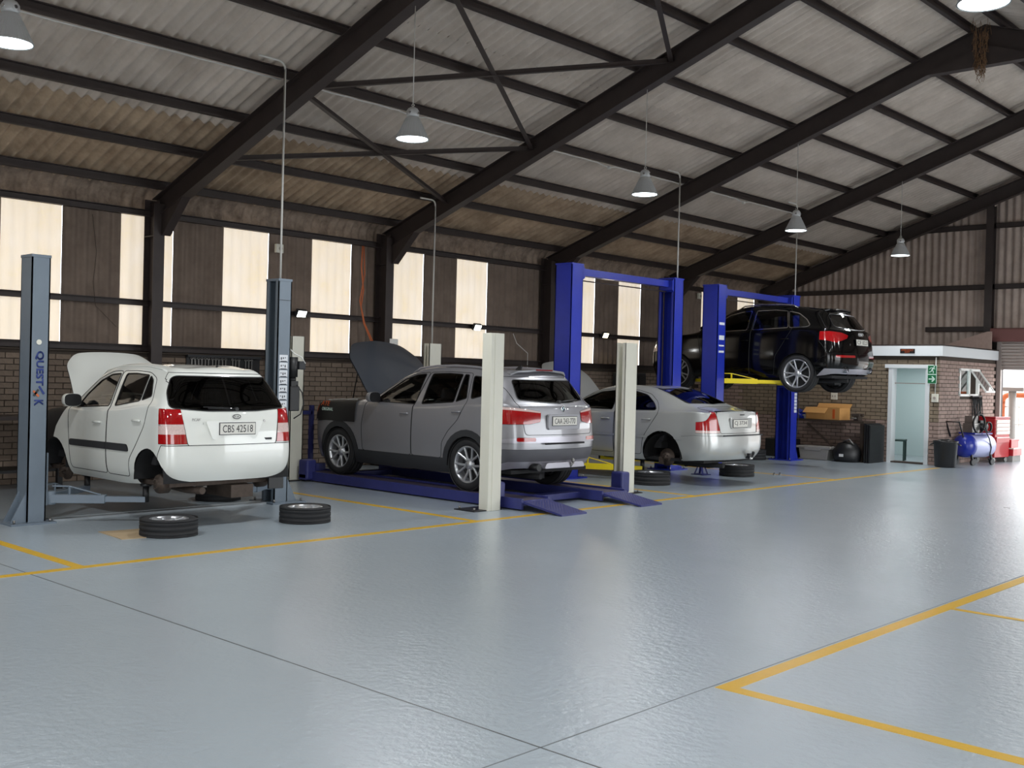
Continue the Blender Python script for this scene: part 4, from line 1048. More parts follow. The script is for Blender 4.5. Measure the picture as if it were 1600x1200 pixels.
    for txt, h, w, xx, zz, mm in (('ATE', .075, .24, 4.10, 1.075, 'orange'), ('/', .11, .05, 4.30, 1.0, 'orange'), ('ORIGINAL', .05, .30, 4.02, .995, 'signwhite')):
        y, n = c['yat'](xx, zz, 1); u = Vector((0, 0, 1)); u = (u-n*u.dot(n)).normalized()
        ex = u.cross(n); Mx = frame(ex, u, Vector((xx-L2, y, zz))+n*.036)
        link('cover_lettering', text_mesh('cover_lettering', txt, h, w, .002, Mx), M[mm], cv)
    # pale silver saloon
    c = build_car(VOL, 'pale silver saloon with wheels off on the low blue two-post lift', VOL_AT[:3], math.radians(VOL_AT[3]))
    t, L2, xat = c['t'], c['L2'], c['xat']; open_bonnet(c, VOL)
    seats(t, L2, 2.35, .40, .36, None, rear=1.38)
    x, n = xat(0, .865)
    b = MB(); b.prism(rounded([(-.31, .78), (-.33, .955), (.33, .955), (.31, .78)], .03), 'x', x-L2-.008, x-L2+.02); b.build('plate_recess', M['volvo'], t, .004)
    plate(t, x-L2-.016, .05, .865, 'CJ 3734', .44, .12)
    MB().box((xat(0, 1.01)[0]-L2-.004, -.05, 1.005), (.006, .13, .016)).build('badge', M['clad'], t)
    b = MB(); b.tube([(.3-L2, -.25, .30), (-.03-L2, -.25, .30), (-.07-L2, -.25, .34)], .022, 8); b.lathe([(0, .03), (.02, .022), (.026, 0), (.02, -.022), (.012, -.03)], 12, Matrix.Translation((-.07-L2, -.25, .375)))
    b.box((-.05-L2, -.16, .34), (.05, .07, .06)); b.build('tow_bar', M['black'], t)
    b = MB(); b.box((-.035-L2, -.25, .295), (.02, .06, .05)); b.build('socket_cover', M['white'], t)
    b = MB(); b.box((-.024-L2, 0, .672), (.03, 1.2, .02)); b.build('bumper_slot', M['clad'], t)
    # black SUV in the air
    c = build_car(Q5, 'black SUV raised high on the far blue two-post lift', Q5_AT[:3], math.radians(Q5_AT[3]))
    t, L2, xat = c['t'], c['L2'], c['xat']
    seats(t, L2, 2.35, .50, .38, None, rear=1.38)
    x, n = xat(0, 1.0)
    plate(t, x-L2-.014, 0, 1.005, 'CF 023', .50, .113, .1)
    for k in range(4): oval(t, 'ring_badge', M['chrome'], xat(0, 1.165)[0]-.008, .069-.046*k, 1.165, .031, .031, .005, L2)
    link('model_lettering', text_mesh('model_lettering', 'Q5', .04, .08, .002, frame((.2, -1, 0), (0, 0, 1), (xat(.42, .95)[0]-L2-.006, .42, .95))), M['metal'], t)
    spoiler(c, 1.0, .60, .44, .55, M['q5'])
    for s in (1, -1):
        rail(c, s, .61, [2.45, 2.3, 1.9, 1.5, 1.2, 1.08], M['chrome'], .014)
        b = MB(); b.lathe([(.062, 0), (.062, .12), (.05, .12), (.05, 0)], 16, frame((0, 1, 0), (0, 0, 1), (.06-L2, s*.52, .46))); b.build('exhaust_tip', M['chrome'], t)
    return
KIA_AT = (-10.17, 6.50, .21, 0); X3_AT = (-9.41, 11.16, .126, 0); VOL_AT = (-9.25, 15.5, .155, 0); Q5_AT = (-9.37, 20.15, 1.527, 0)
def centre(a, L):
    th = math.radians(a[3]); return (a[0]-L/2*math.cos(th), a[1]-L/2*math.sin(th), a[2], a[3])
KIA_AT, X3_AT, VOL_AT, Q5_AT = centre(KIA_AT, KIA['L']), centre(X3_AT, X3['L']), centre(VOL_AT, VOL['L']), centre(Q5_AT, Q5['L'])
build_cars()
# ---------------------------------------------------------------- lifts
def c_post(y, s, x1, dx, wy, h, m, parent, name='post'):
    """channel post: web on the outer side (-s), open towards +s"""
    b = MB(); o = y; T = .014
    ys = (o, o+s*wy)
    b.bb((x1-dx, o, 0), (x1, o+s*T, h)); b.bb((x1-T, o, 0), (x1, ys[1], h)); b.bb((x1-dx, o, 0), (x1-dx+T, ys[1], h))
    b.bb((x1-T-.05, ys[1]-s*T, 0), (x1, ys[1], h)); b.bb((x1-dx, ys[1]-s*T, 0), (x1-dx+T+.05, ys[1], h))
    return b.build(name, m, parent)
def base_plate(x0, x1, y0, y1, m, parent, z=.02):
    b = MB().bb((x0, y0, 0), (x1, y1, z)); o = b.build('base_plate', m, parent)
    for x in (x0+.05, x1-.05):
        for y in (y0+.05, y1-.05): MB().cyl((x, y, z), (x, y, z+.035), .014, 8).build('anchor_bolt', M['metal'], o)
def arm(parent, p, q, z, m, padz, w=.11, h=.09, brace=True):
    """swinging two stage lifting arm from the carriage to its pad"""
    p, q = Vector((p[0], p[1], z)), Vector((q[0], q[1], z)); d = (q-p); mid = p+d*.58
    b = MB(); b.beam(p, mid, w, h); b.cyl(p-Vector((0, 0, h*.7)), p+Vector((0, 0, h*.9)), w*.55, 14)
    if brace:
        n = d.normalized()
        b.beam(p+Vector((0, 0, h*1.5))+n*.02, p+n*.20+Vector((0, 0, h*1.5)), .02, .015); b.beam(p+n*.20+Vector((0, 0, h*1.5)), mid-n*.05+Vector((0, 0, h*.5)), .02, .015)
        b.beam(p+n*.20+Vector((0, 0, h*.4)), p+n*.20+Vector((0, 0, h*1.5)), .02, .03, (1, 0, 0))
    o = b.build('lifting_arm', m, parent, .004)
    b = MB(); b.beam(p+d*.5, q, w*.72, h*.66); b.build('inner_arm', m, o)
    b = MB(); b.cyl(q-Vector((0, 0, .03)), (q.x, q.y, padz-.02), .035, 12); b.cyl((q.x, q.y, padz-.025), (q.x, q.y, padz), .06, 16); b.build('lifting_pad', M['black'], o)
def grey_lift():
    t = thing('two_post_lift', 'slate grey two-post lift under the white hatchback', 'car lift', (-11.63, 6.48, 0))
    r = struct('x'); bpy.data.objects.remove(r)
    def P(o): return o
    T = Matrix.Translation((11.63, -6.48, 0))
    sub = []
    m = M['greylift']
    for y, s in ((4.82, 1), (8.13, -1)):
        sub.append(c_post(y, s, -11.5, .27, .20, 2.86, m, None))
        b = MB(); b.bb((-11.78, min(y, y+s*.2)-.005, 2.845), (-11.495, max(y, y+s*.2)+.005, 2.875)); sub.append(b.build('post_cap', m, None))
        b = MB(); b.bb((-11.74, y+s*.03, .18), (-11.54, y+s*.24, .75)); sub.append(b.build('carriage', m, None, .006))
        for x in (-11.71, -11.53): sub.append(MB().prism([(y, .02), (y-s*.16, .02), (y-s*.14, .06), (y, .34)], 'x', x-.008, x+.008).build('base_gusset', m, None))
    for o in sub: o.data.transform(T); o.parent = t
    T2 = thing
    base_plate(-11.93+11.63, -11.40+11.63, 4.62-6.48, 5.10-6.48, m, t); base_plate(-11.93+11.63, -11.40+11.63, 7.85-6.48, 8.36-6.48, m, t)
    for y, s in ((5.10, 1), (7.86, -1)):
        cy = 6.50-s*.62
        for x in (-10.95, -12.35): arm(t, (-11.63+11.63+(.05 if x > -11.6 else -.05), y-6.48), (x+11.63, cy-6.48), .25, m, .42)
    # lettering down the left post
    F = frame((0, 0, -1), (0, 1, 0), (-11.497+11.63, 4.92-6.48, 0))
    def L(txt, z0, z1, h, mm):
        link('post_lettering', text_mesh('post_lettering', txt, h, z0-z1, .0015, bold=.035, M=F @ Matrix.Translation((-(z0+z1)/2, 0, 0))), mm, t)
    L('QUEST', 1.845, 1.475, .095, M['bluesign']); L('K', 1.325, 1.26, .095, M['bluesign'])
    for a, b2, mm in (((-.055, 1.365), (-.005, 1.435), 'clad'), ((.0, 1.47), (.055, 1.385), 'bluesign'), ((-.06, 1.42), (.0, 1.36), 'hose')):
        b = MB(); p = Vector((.134, 4.92-6.48+a[0], a[1])); q = Vector((.134, 4.92-6.48+b2[0], b2[1])); b.beam(p, q, .022, .002, (1, 0, 0)); b.build('post_swoosh', M[mm], t)
    b = MB(); b.cyl((.132, 4.91-6.48, 1.94), (.137, 4.91-6.48, 1.94), .028, 18); b.build('round_sticker', M['cream'], t)
    # right post: instruction stickers, pump, tank and hose
    for k in range(7):
        z = 1.86-k*.098; b = MB(); b.bb((.131, 7.965-6.48, z-.042), (.1335, 8.09-6.48, z+.042)); o = b.build('instruction_sticker', M['sticker'], t)
        b = MB(); b.bb((.133, 7.98-6.48, z-.044), (.1345, 8.075-6.48, z-.034))
        for j in range(3): b.bb((.133, 7.985-6.48+j*.03, z-.02+.01*((k+j) % 3)), (.1345, 8.0-6.48+j*.03, z+.012))
        b.build('sticker_print', M['clad'], o)
    MB().bb((.131, 7.915-6.48, 2.60), (.134, 8.125-6.48, 2.605)).build('cover_joint', M['clad'], t)
    b = MB(); y = 8.24-6.48; b.cyl((.02, y, 1.62), (.02, y, 1.88), .075, 18); b.cyl((.02, y, 1.56), (.02, y, 1.62), .055, 14); b.bb((-.03, y-.05, 1.50), (.08, y+.06, 1.57)); b.build('pump_motor', M['black'], t, 0)
    b = MB(); b.bb((-.05, y-.075, 1.18), (.10, y+.075, 1.50)); b.build('oil_tank', M['black'], t, .012)
    b = MB(); b.bb((.02, y+.06, 1.72), (.10, y+.16, 1.83)); b.build('switch_box', M['clad'], t, .01)
    b = MB(); b.tube([(.08, y+.04, 1.52), (.1, y+.11, 1.42), (.1, y+.14, 1.28), (.09, y+.1, 1.14), (.05, y+.02, 1.08)], .008, 6); b.build('hydraulic_hose', M['black'], t)
    b = MB(); b.tube([(.05, y-.10, 2.02), (.08, y-.02, 1.93), (.09, y+.1, 1.88), (.1, y+.15, 1.80)], .007, 6); b.build('power_lead', M['white'], t)
    b = MB(); b.bb((-.16, 5.12-6.48, 0), (.10, 7.84-6.48, .022)); b.bb((-.05, 5.12-6.48, .022), (-.03, 7.84-6.48, .026)); b.build('floor_cover_plate', M['floorplate'], t)
M['sticker'] = mat('sticker_white', (214, 218, 224), .5); M['floorplate'] = mat('painted_floor_plate', (150, 156, 160), .4)
grey_lift()

def blue_lift(yl, yr, label, cz, padz, cy, xs, H=3.63, arms=True):
    cx, cyy = -11.77, (yl+yr)/2
    t = thing('two_post_lift', label, 'car lift', (cx, cyy, 0)); m = M['blue']; w = .30; dx = .36; x1 = .18
    for y, s in ((yl-cyy, 1), (yr-cyy, -1)):
        c_post(y, s, x1, dx, w, H, m, t)
        MB().bb((x1-dx-.005, min(y, y+s*w)-.01, H-.012), (x1+.005, max(y, y+s*w)+.01, H+.012)).build('post_cap', m, t)
        b = MB(); b.bb((-.14, y+s*.03, cz-.12), (.13, y+s*.34, cz+.62)); b.build('carriage', m, t, .008)
        b = MB(); b.bb((-.07, y+s*.28, cz+.62), (-.055, y+s*.30, H-.2)); b.bb((.05, y+s*.1, cz+.6), (.08, y+s*.13, H-.1)); b.build('lift_chain', M['drum'], t)
        for x in (x1-.02, x1-dx+.02): MB().prism([(y, .02), (y-s*.12, .02), (y-s*.10, .06), (y, .3)], 'x', x-.008, x+.008).build('base_gusset', m, t)
        base_plate(x1-dx-.08, x1+.10, min(y-s*.15, y+s*(w+.12)), max(y-s*.15, y+s*(w+.12)), m, t)
        b = MB(); b.prism([(y+s*w, H), (y+s*(w+.06), H-.06), (y+s*(w+.06), H-.22), (y+s*w, H-.26)], 'x', -.12, x1-.01); b.build('beam_bracket', m, t)
        for x in xs:
            arm(t, (.06 if x > 0 else -.06, y+s*.38), (x, cy-cyy-s*.66), cz, M['yellowarm'], padz, .11, .10)
    b = MB(); b.bb((-.07, yl-cyy+w, H-.17), (.09, yr-cyy-w, H-.05)); b.build('overhead_beam', m, t)
    b = MB()
    b.tube([(.0, yl-cyy+w, H-.25), (.0, yr-cyy-w, H-.25)], .012, 6); b.build('shut_off_bar', M['steel'], t)
    yf = yr-cyy
    for k in range(6):
        z = 1.46-k*.075; MB().bb((x1, yf-w+.16, z-.03), (x1+.003, yf-.03, z+.03)).build('instruction_sticker', M['sticker'], t)
    if arms:
        for z, hh in ((2.86, .05), (2.58, .09), (2.42, .03), (2.3, .04)): MB().bb((x1, yl-cyy+.06, z-hh/2), (x1+.003, yl-cyy+.25, z+hh/2)).build('warning_sticker', M['sticker'], t)
        b = MB(); b.bb((-.1, yf+.02, 1.35), (.1, yf+.2, 1.7)); b.cyl((0, yf+.11, 1.7), (0, yf+.11, 1.95), .08, 14); b.build('pump_unit', M['black'], t, .01)
        b = MB(); b.tube([(.1, yf+.06, 1.5), (.14, yf+.12, 1.3), (.14, yf+.14, .9), (.1, yf+.12, .4), (.1, yf+.05, .1)], .01, 6); b.build('hydraulic_hose', M['black'], t)
    return t
blue_lift(13.83, 17.15, 'blue two-post lift standing over the pale silver saloon', .20, .36, 15.5, (1.0, -.95), arms=False)
blue_lift(18.38, 21.72, 'far blue two-post lift holding up the black SUV', 1.72, 1.845, 20.15, (1.05, -1.0))

def four_post():
    ox, oy = -11.65, 11.33
    t = thing('four_post_lift', 'cream four-post lift with navy ramps under the grey SUV', 'car lift', (ox, oy, 0)); m = M['cream']
    def box(name, a, b2, mm, bev=0): return MB().bb((a[0]-ox, a[1]-oy, a[2]), (b2[0]-ox, b2[1]-oy, b2[2])).build(name, mm, t, bev)
    H = 2.24
    # posts: closed on the front left, channel on the others
    b = MB(); b.bb((-9.52-ox, 9.64-oy, 0), (-9.36-ox, 9.87-oy, H)); b.bb((-9.36-ox, 9.70-oy, 0), (-9.352-ox, 9.85-oy, H)); b.build('post', m, t, .008)
    def chan(x0, x1, y0, y1):
        b = MB(); T = .012
        b.bb((x1-T, y0-oy, 0), (x1, y1-oy, H)); b.bb((x0, y1-T-oy, 0), (x1, y1-oy, H)); b.bb((x0, y0-oy, 0), (x0+T, y1-oy, H)); b.bb((x1-.06, y0-oy, 0), (x1, y0+T-oy, H)); b.bb((x0, y0-oy, 0), (x0+.05, y0+T-oy, H)); b.build('post', m, t, M=Matrix.Translation((-ox, 0, 0)))
    chan(-9.76, -9.58, 12.72, 13.0); chan(-13.95, -13.8, 9.78, 10.02); chan(-13.95, -13.8, 12.66, 12.95)
    for x0, y0 in ((-9.74, 9.42), (-9.85, 12.6), (-14.05, 9.68), (-14.05, 12.56)): base_plate(x0-ox, x0+.36-ox, y0-oy, y0+.5-oy, M['black'], t, .012)
    zt = .125
    for y0 in (9.99, 11.62):
        b = MB(); b.bb((-13.85-ox, y0-oy, .02), (-9.1-ox, y0+.03-oy, zt+.03)); b.bb((-13.85-ox, y0+.50-oy, .02), (-9.1-ox, y0+.53-oy, zt+.03)); b.bb((-13.85-ox, y0+.03-oy, zt-.06), (-9.1-ox, y0+.5-oy, zt)); o = b.build('platform', M['navy'], t)
        b = MB(); b.bb((-13.8-ox, y0+.05-oy, zt), (-9.12-ox, y0+.48-oy, zt+.004)); b.build('tread_plate', M['rampsteel'], o)
        b = MB(); b.bb((-13.88-ox, y0+.04-oy, zt), (-13.80-ox, y0+.49-oy, zt+.12)); b.build('wheel_stop', M['navy'], o)
        b = MB(); b.prism([(-9.1-ox, zt-.03), (-9.1-ox, zt+.0), (-8.45-ox, .022), (-8.45-ox, .0)], 'y', y0+.02-oy, y0+.50-oy); r = b.build('ramp', M['navy'], t)
        b = MB()
        for i in range(13):
            for j in range(9):
                x = -9.06+i*.047; z = zt+(x+9.1)/.65*(.022-zt); yy = y0+.05+j*.05
                b.add([(x-ox-.014, yy-oy, z), (x-ox, yy-oy-.006, z), (x-ox+.014, yy-oy, z-.002), (x-ox, yy-oy+.006, z), (x-ox, yy-oy, z+.006)], [(0,1,4),(1,2,4),(2,3,4),(3,0,4)])
        o = b.build('ramp_tread', M['rampsteel'], r); o['kind'] = 'stuff'
        b = MB(); b.tube([(-9.1-ox, y0-.02-oy, zt-.01), (-9.1-ox, y0+.55-oy, zt-.01)], .018, 8); b.build('ramp_hinge', M['navy'], r)
    for x in (-9.58, -13.6):
        box('crossbeam', (x-.08, 9.88, .03), (x+.10, 12.72, .115), M['navy'], .006)
        for y in (9.88, 12.55): box('crossbeam_head', (x-.1, y, .03), (x+.12, y+.19, .34), M['navy'], .03)
four_post()

# ---------------------------------------------------------------- lamps
def lamp(x, y, z, label, zc, group=None):
    t = thing('hanging_lamp', label, 'lamp', (x, y, z), 0, group)
    b = MB(); b.lathe([(.193, 0), (.196, .008), (.19, .014), (.15, .10), (.105, .19), (.088, .24), (.07, .26), (.0, .262)], 40)
    for i in range(32):
        a = 2*PI*i/32; c, s = math.cos(a), math.sin(a)
        b.beam((.188*c, .188*s, .022), (.102*c, .102*s, .20), .006, .006, (c, s, .3))
    sh = b.build('shade', M['lampshade'], t)
    b = MB(); b.lathe([(.185, .004), (.145, .09), (.09, .2), (0, .22)], 32); b.build('reflector', M['lampinner'], sh)
    b = MB(); b.lathe([(0, .26), (.07, .26), (.075, .28), (.075, .33), (.055, .36), (.03, .375), (0, .375)], 24); g = b.build('gear_housing', M['lampshade'], t)
    b = MB()
    for a in (-1.2, .2, 1.6, 3): b.cyl((.070*math.cos(a), .070*math.sin(a), .305), (.082*math.cos(a), .082*math.sin(a), .305), .016, 10)
    b.build('housing_screw', M['chrome'], g)
    b = MB(); b.tube([(0, 0, .375), (.02, 0, .40), (0, 0, .43), (-.02, 0, .40), (0, 0, .375)], .006, 6); b.tube([(0, 0, .43), (0, 0, zc-z)], .0055, 6); b.build('suspension_wire', M['galv'], t)
    b = MB(); b.disc((0, 0, .006), .180, 32); b.build('lamp_glass', M['emitlamp'], t)
    l = bpy.data.lights.new('lamp_light', 'AREA'); l.shape = 'DISK'; l.size = .36; l.energy = LAMP_W; l.color = (.95, .98, 1)
    o = bpy.data.objects.new('lamp_light', l); COL.objects.link(o); o.parent = t; o.location = (0, 0, -.004)
LB = {3: 'hanging lamp nearest the near two-post lift, above the grey SUV', 4: 'second hanging lamp in the row, right of the white conduit bend', 5: 'third hanging lamp in the row, above the black SUV', 6: 'farthest hanging lamp, in front of the gable sheeting',
      2: 'hanging lamp cut off by the left edge of the picture'}
for k, y in enumerate(COLY[:-1]):
    zr_ = zp(-9.5)-.40
    yy = y if k != 6 else y-.1
    lamp(-9.5, yy, 4.45, LB.get(k, 'hanging lamp of the window side row behind the viewer'), zr_, None if k in LB else 'lamps behind the viewer')
    if k in (1, 2, 3, 4, 5, 6):
        lb = 'hanging lamp near the roof ridge, cut off by the top edge of the picture' if k == 3 else 'hanging lamp of the row beyond the ridge, out of the picture'
        lamp(-3.0, yy, 4.62, lb, zr_, None if k == 3 else 'lamps beyond the ridge')
for (y, z, lb, mm, col) in ((11.05, 2.72, 'lit floodlight on the wall beside the grey lift post', 'emitflood', (1, 1, 1)), (15.36, 2.70, 'lit floodlight on the wall above the grey SUV roof', 'emitflood', (1, 1, 1)), (19.55, 2.73, 'warm lit floodlight on the wall between the two pale window strips', 'emitwarm', (1, .9, .65))):
    t = thing('floodlight', lb, 'lamp', (XW+.12, y, z))
    R = Matrix.Rotation(.5, 4, 'Y')
    MB().bb((0, -.10, -.07), (.07, .10, .07)).build('housing', M['clad'], t, .01, M=R)
    MB().bb((.068, -.085, -.055), (.073, .085, .055)).build('lamp_glass', M[mm], t, M=R)
    b = MB(); b.tube([(.03, -.11, 0), (-.03, -.11, -.02), (-.03, .11, -.02), (.03, .11, 0)], .008, 6); b.build('bracket', M['clad'], t)
    l = bpy.data.lights.new('flood_light', 'AREA'); l.shape = 'RECTANGLE'; l.size = .16; l.size_y = .10; l.energy = FLOOD_W; l.color = col
    o = bpy.data.objects.new('flood_light', l); COL.objects.link(o); o.parent = t; o.location = (.078, 0, -.03); o.rotation_euler = (0, -PI/2+.5, 0)
# conduits and cables
def conduit(label, pts, r=.014):
    o = MB().tube(pts, r, 8).build('conduit', M['galv']); tag(o, label, 'pipe', 'white drop pipes to the lifts')
def arc(p, q, c, n=5): return [tuple((1-t)**2*a+2*t*(1-t)*b+t*t*d for a, b, d in zip(p, c, q)) for t in (i/n for i in range(n+1))]
for lb, x, y, zt, zb, x2 in (('white drop pipe from the roof down to the grey lift post', -11.6, 8.02, 5.66, 2.86, -12.0), ('white drop pipe from the roof to the cream rear post', -13.87, 12.78, 4.75, 2.24, -14.2),
    ('white drop pipe from the roof down to the nearer blue lift', -11.65, 17.02, 5.64, 3.63, -12.0), ('white drop pipe from the roof down to the far blue lift', -11.65, 21.6, 5.66, 3.63, -12.0)):
    conduit(lb, [(x, y, zb), (x, y, zt-.10)]+arc((x, y, zt-.10), (x, y-.12, zt), (x, y, zt))+[(x, y-.4, zt+.0)] if x > -13 else [(x, y, zb), (x, y, zt-.10)]+arc((x, y, zt-.10), (x, y-.10, zt), (x, y, zt))+[(x, y-.35, zt)])
zc = zp(-11.88)-.085
for a, c, lb in ((1.0, 8.15, 'pale cable pipe clipped along the third purlin at the left edge'), (8.6, 12.8, 'pale cable pipe along the purlin behind the first full lamp'), (13.2, 17.45, 'pale cable pipe along the purlin behind the second lamp'), (17.8, 22.05, 'pale cable pipe along the purlin behind the third lamp')):
    x = -11.88; pts = [(x, a+(c-a)*i/24, zc+.004*math.sin(i*2.1)-(.03 if 9 < i < 12 else 0)) for i in range(25)]
    b = MB(); b.tube(pts, .011, 6); o = b.build('cable_pipe', M['galv']); tag(o, lb, 'pipe', 'cable pipes along the purlin')
    b = MB(); p = pts[11]; b.cyl((p[0], p[1]-.02, p[2]-.03), (p[0], p[1]-.02, p[2]+.02), .035, 14); b.build('junction_box', M['galv'], o)
x = XW+.2
b = MB(); b.tube([(x-.02, 12.35, 4.0), (x, 12.32, 3.6), (x, 12.38, 3.2), (x, 12.33, 2.9), (x, 12.42, 2.6), (x+.06, 12.62, 2.2), (x+.1, 12.75, 1.9)], .013, 6)
b.tube([(x-.02, 12.38, 4.0), (x, 12.40, 3.5), (x, 12.30, 3.0), (x, 12.40, 2.6), (x+.06, 12.58, 2.2), (x+.1, 12.66, 1.9)], .010, 6)
tag(b.build('orange_cable', M['hose']), 'orange cable hanging down the dark wall sheet left of a column', 'cable')
b = MB(); b.tube([(XW+.1, 16.5, 2.6), (XW+.12, 16.6, 2.4), (XW+.12, 16.95, 2.2), (XW+.12, 16.95, 1.9), (XW+.12, 16.85, 1.6)], .008, 6); tag(b.build('loose_lead', M['galv']), 'thin grey lead hanging on the wall behind the grey SUV', 'cable')
b = MB(); b.tube([(XW+.04, 7.35, 3.95), (XW+.05, 7.42, 3.4), (XW+.05, 7.38, 2.95), (XW+.05, 7.42, 2.6), (XW+.06, 7.75, 2.3)], .004, 5); tag(b.build('thin_wire', M['mortar']), 'thin wire trailing across the pale window strip', 'cable')
# socket boxes high on the wall sheets
for y, z, lb in ((10.62, 3.78, 'small white switch box high on the wall above the grey lift post'), (23.55, 3.9, 'small white switch box high on the wall left of the black SUV')):
    t = thing('switch_box', lb, 'switch', (XW+.05, y, z)); MB().bb((0, -.075, -.075), (.06, .075, .075)).build('box', M['cream'], t, .008); MB().cyl((.06, .01, 0), (.075, .01, 0), .032, 16).build('rotary_knob', M['shutter'], t)
t = thing('notice_sign', 'white notice with a red mark on the column behind the grey SUV bonnet', 'sign', (XW+.36, 12.99, 2.18))
MB().bb((0, -.10, -.16), (.006, .10, .16)).build('board', M['white'], t); MB().prism([(.0, -.06), (.03, 0), (0, .08), (-.03, 0)], 'x', .006, .008).build('red_mark', M['redsign'], t)

# ---------------------------------------------------------------- loose wheels
def loose_wheel(x, y, R, w, rim, style, label, rz=0, z=0):
    t = thing('loose_wheel', label, 'wheel', (x, y, z), rz)
    tt, r, d = MB(), MB(), MB(); make_wheel(tt, r, d, R, w, rim, style)
    Mx = Matrix.Translation((0, 0, w/2)); tt.build('tyre', M['rubber'], t, M=Mx)
    o = r.build('rim', M['alloy'], t, M=Mx); d.build('rim_barrel', M['alloydark'], o, M=Mx)
loose_wheel(-9.98, 5.62, .288, .175, .185, 'cap7', 'loose wheel lying flat on a cardboard sheet before the white hatchback')
loose_wheel(-9.97, 7.30, .288, .175, .185, 'cap7', 'loose wheel lying flat beside the yellow line right of the white hatchback', .4)
loose_wheel(-12.3, 7.62, .288, .175, .185, 'cap7', 'loose wheel lying in the shade under the white hatchback', .2)
loose_wheel(-10.25, 14.36, .315, .205, .205, 'five', 'loose wheel lying behind the cream front right lift post')
loose_wheel(-10.25, 17.02, .315, .205, .205, 'five', 'loose wheel lying on the floor behind the silver saloon', .5)
loose_wheel(-12.3, 21.0, .33, .22, .21, 'five', 'dark wheel lying at the foot of the far blue lift')
b = MB(); b.prism([(-10.55, 5.15), (-9.95, 5.1), (-9.85, 5.75), (-10.45, 5.8)], 'z', 0, .006); tag(b.build('cardboard_sheet', M['card2']), 'flat cardboard sheet under the wheel before the white hatchback', 'cardboard')
for x, y, lb in ((-9.9, 17.75, 'wheel nut on the floor right of the silver saloon wheel'), (-9.85, 17.87, 'second wheel nut on the floor right of the silver saloon wheel')):
    t = thing('wheel_nut', lb, 'nut', (x, y, 0)); MB().cyl((0, 0, 0), (0, 0, .03), .024, 6).build('nut_body', M['metal'], t); MB().cyl((0, 0, .03), (0, 0, .045), .014, 12).build('nut_collar', M['drum'], t)
# trolley jack and stand by the saloon
t = thing('trolley_jack', 'small blue trolley jack with a black hose on the floor beyond the silver saloon tail', 'jack', (-12.05, 19.1, 0), .6)
b = MB(); b.bb((-.22, -.12, .05), (.22, .12, .13)); b.build('frame', M['navy'], t, .015); b = MB(); b.beam((.1, 0, .12), (-.16, 0, .24), .07, .05); b.cyl((-.16, 0, .24), (-.16, 0, .27), .05, 14); b.build('lift_arm', M['black'], t)
for x in (-.2, .2):
    for y in (-.13, .13): MB().cyl((x, y-.02, .04), (x, y+.02, .04), .04, 14).build('castor', M['metal'], t)
b = MB(); b.tube([(.2, 0, .12), (.28, .05, .22), (.2, .12, .30), (.05, .15, .26), (.1, .2, .12), (.3, .3, .03)], .012, 6); b.build('hose', M['black'], t)
t = thing('jack_stand', 'small purple blue stand on the floor beyond the silver saloon rear hub', 'stand', (-10.75, 16.62, 0))
b = MB()
for a in (PI/4, 3*PI/4, 5*PI/4, 7*PI/4): b.beam((.12*math.cos(a), .12*math.sin(a), .01), (.04*math.cos(a), .04*math.sin(a), .20), .035, .02)
b.bb((-.05, -.05, .17), (.05, .05, .20)); b.build('legs', M['navy'], t); MB().bb((-.13, -.13, 0), (.13, .13, .012)).build('foot_plate', M['navy'], t); MB().cyl((0, 0, .2), (0, 0, .26), .028, 10).build('pillar', M['metal'], t)

# ---------------------------------------------------------------- along the walls
def bench(label, x0, x1, y0, y1, h, m, top=None, brace=False):
    t = thing('workbench', label, 'workbench', ((x0+x1)/2, (y0+y1)/2, 0)); cx, cy = (x0+x1)/2, (y0+y1)/2
    MB().bb((x0-cx, y0-cy, h-.05), (x1-cx, y1-cy, h)).build('bench_top', top or M['wood'], t, .004)
    for x in (x0+.05, x1-.05):
        for y in (y0+.05, y1-.05): MB().bb((x-.035-cx, y-.035-cy, 0), (x+.035-cx, y+.035-cy, h-.05)).build('leg', m, t)
    MB().bb((x0+.05-cx, y0+.05-cy, .24), (x1-.05-cx, y1-.05-cy, .28)).build('lower_shelf', m, t)
    if brace: b = MB(); b.beam((-.3, y0+.06-cy, h-.1), (.35, y0+.06-cy, .30), .04, .03, (0, 1, 0)); b.build('diagonal_brace', m, t)
    return t
bench('dark steel workbench by the wall at the left edge', -15.2, -14.55, 3.9, 6.6, 1.0, M['black'], M['steel'])
b = MB(); b.bb((-14.95, 5.4, 1.0), (-14.75, 5.72, 1.3)); tag(b.build('white_canister', M['white'], None, .03), 'white canister standing on the left workbench', 'canister')
t = thing('bench_vice', 'bare metal tool lying on the left workbench', 'tool', (-14.66, 6.1, 1.0)); MB().bb((-.05, -.08, 0), (.05, .08, .04)).build('body', M['metal'], t, .01); MB().tube([(.0, -.05, .04), (0, .2, .05)], .015, 8).build('spindle', M['metal'], t)
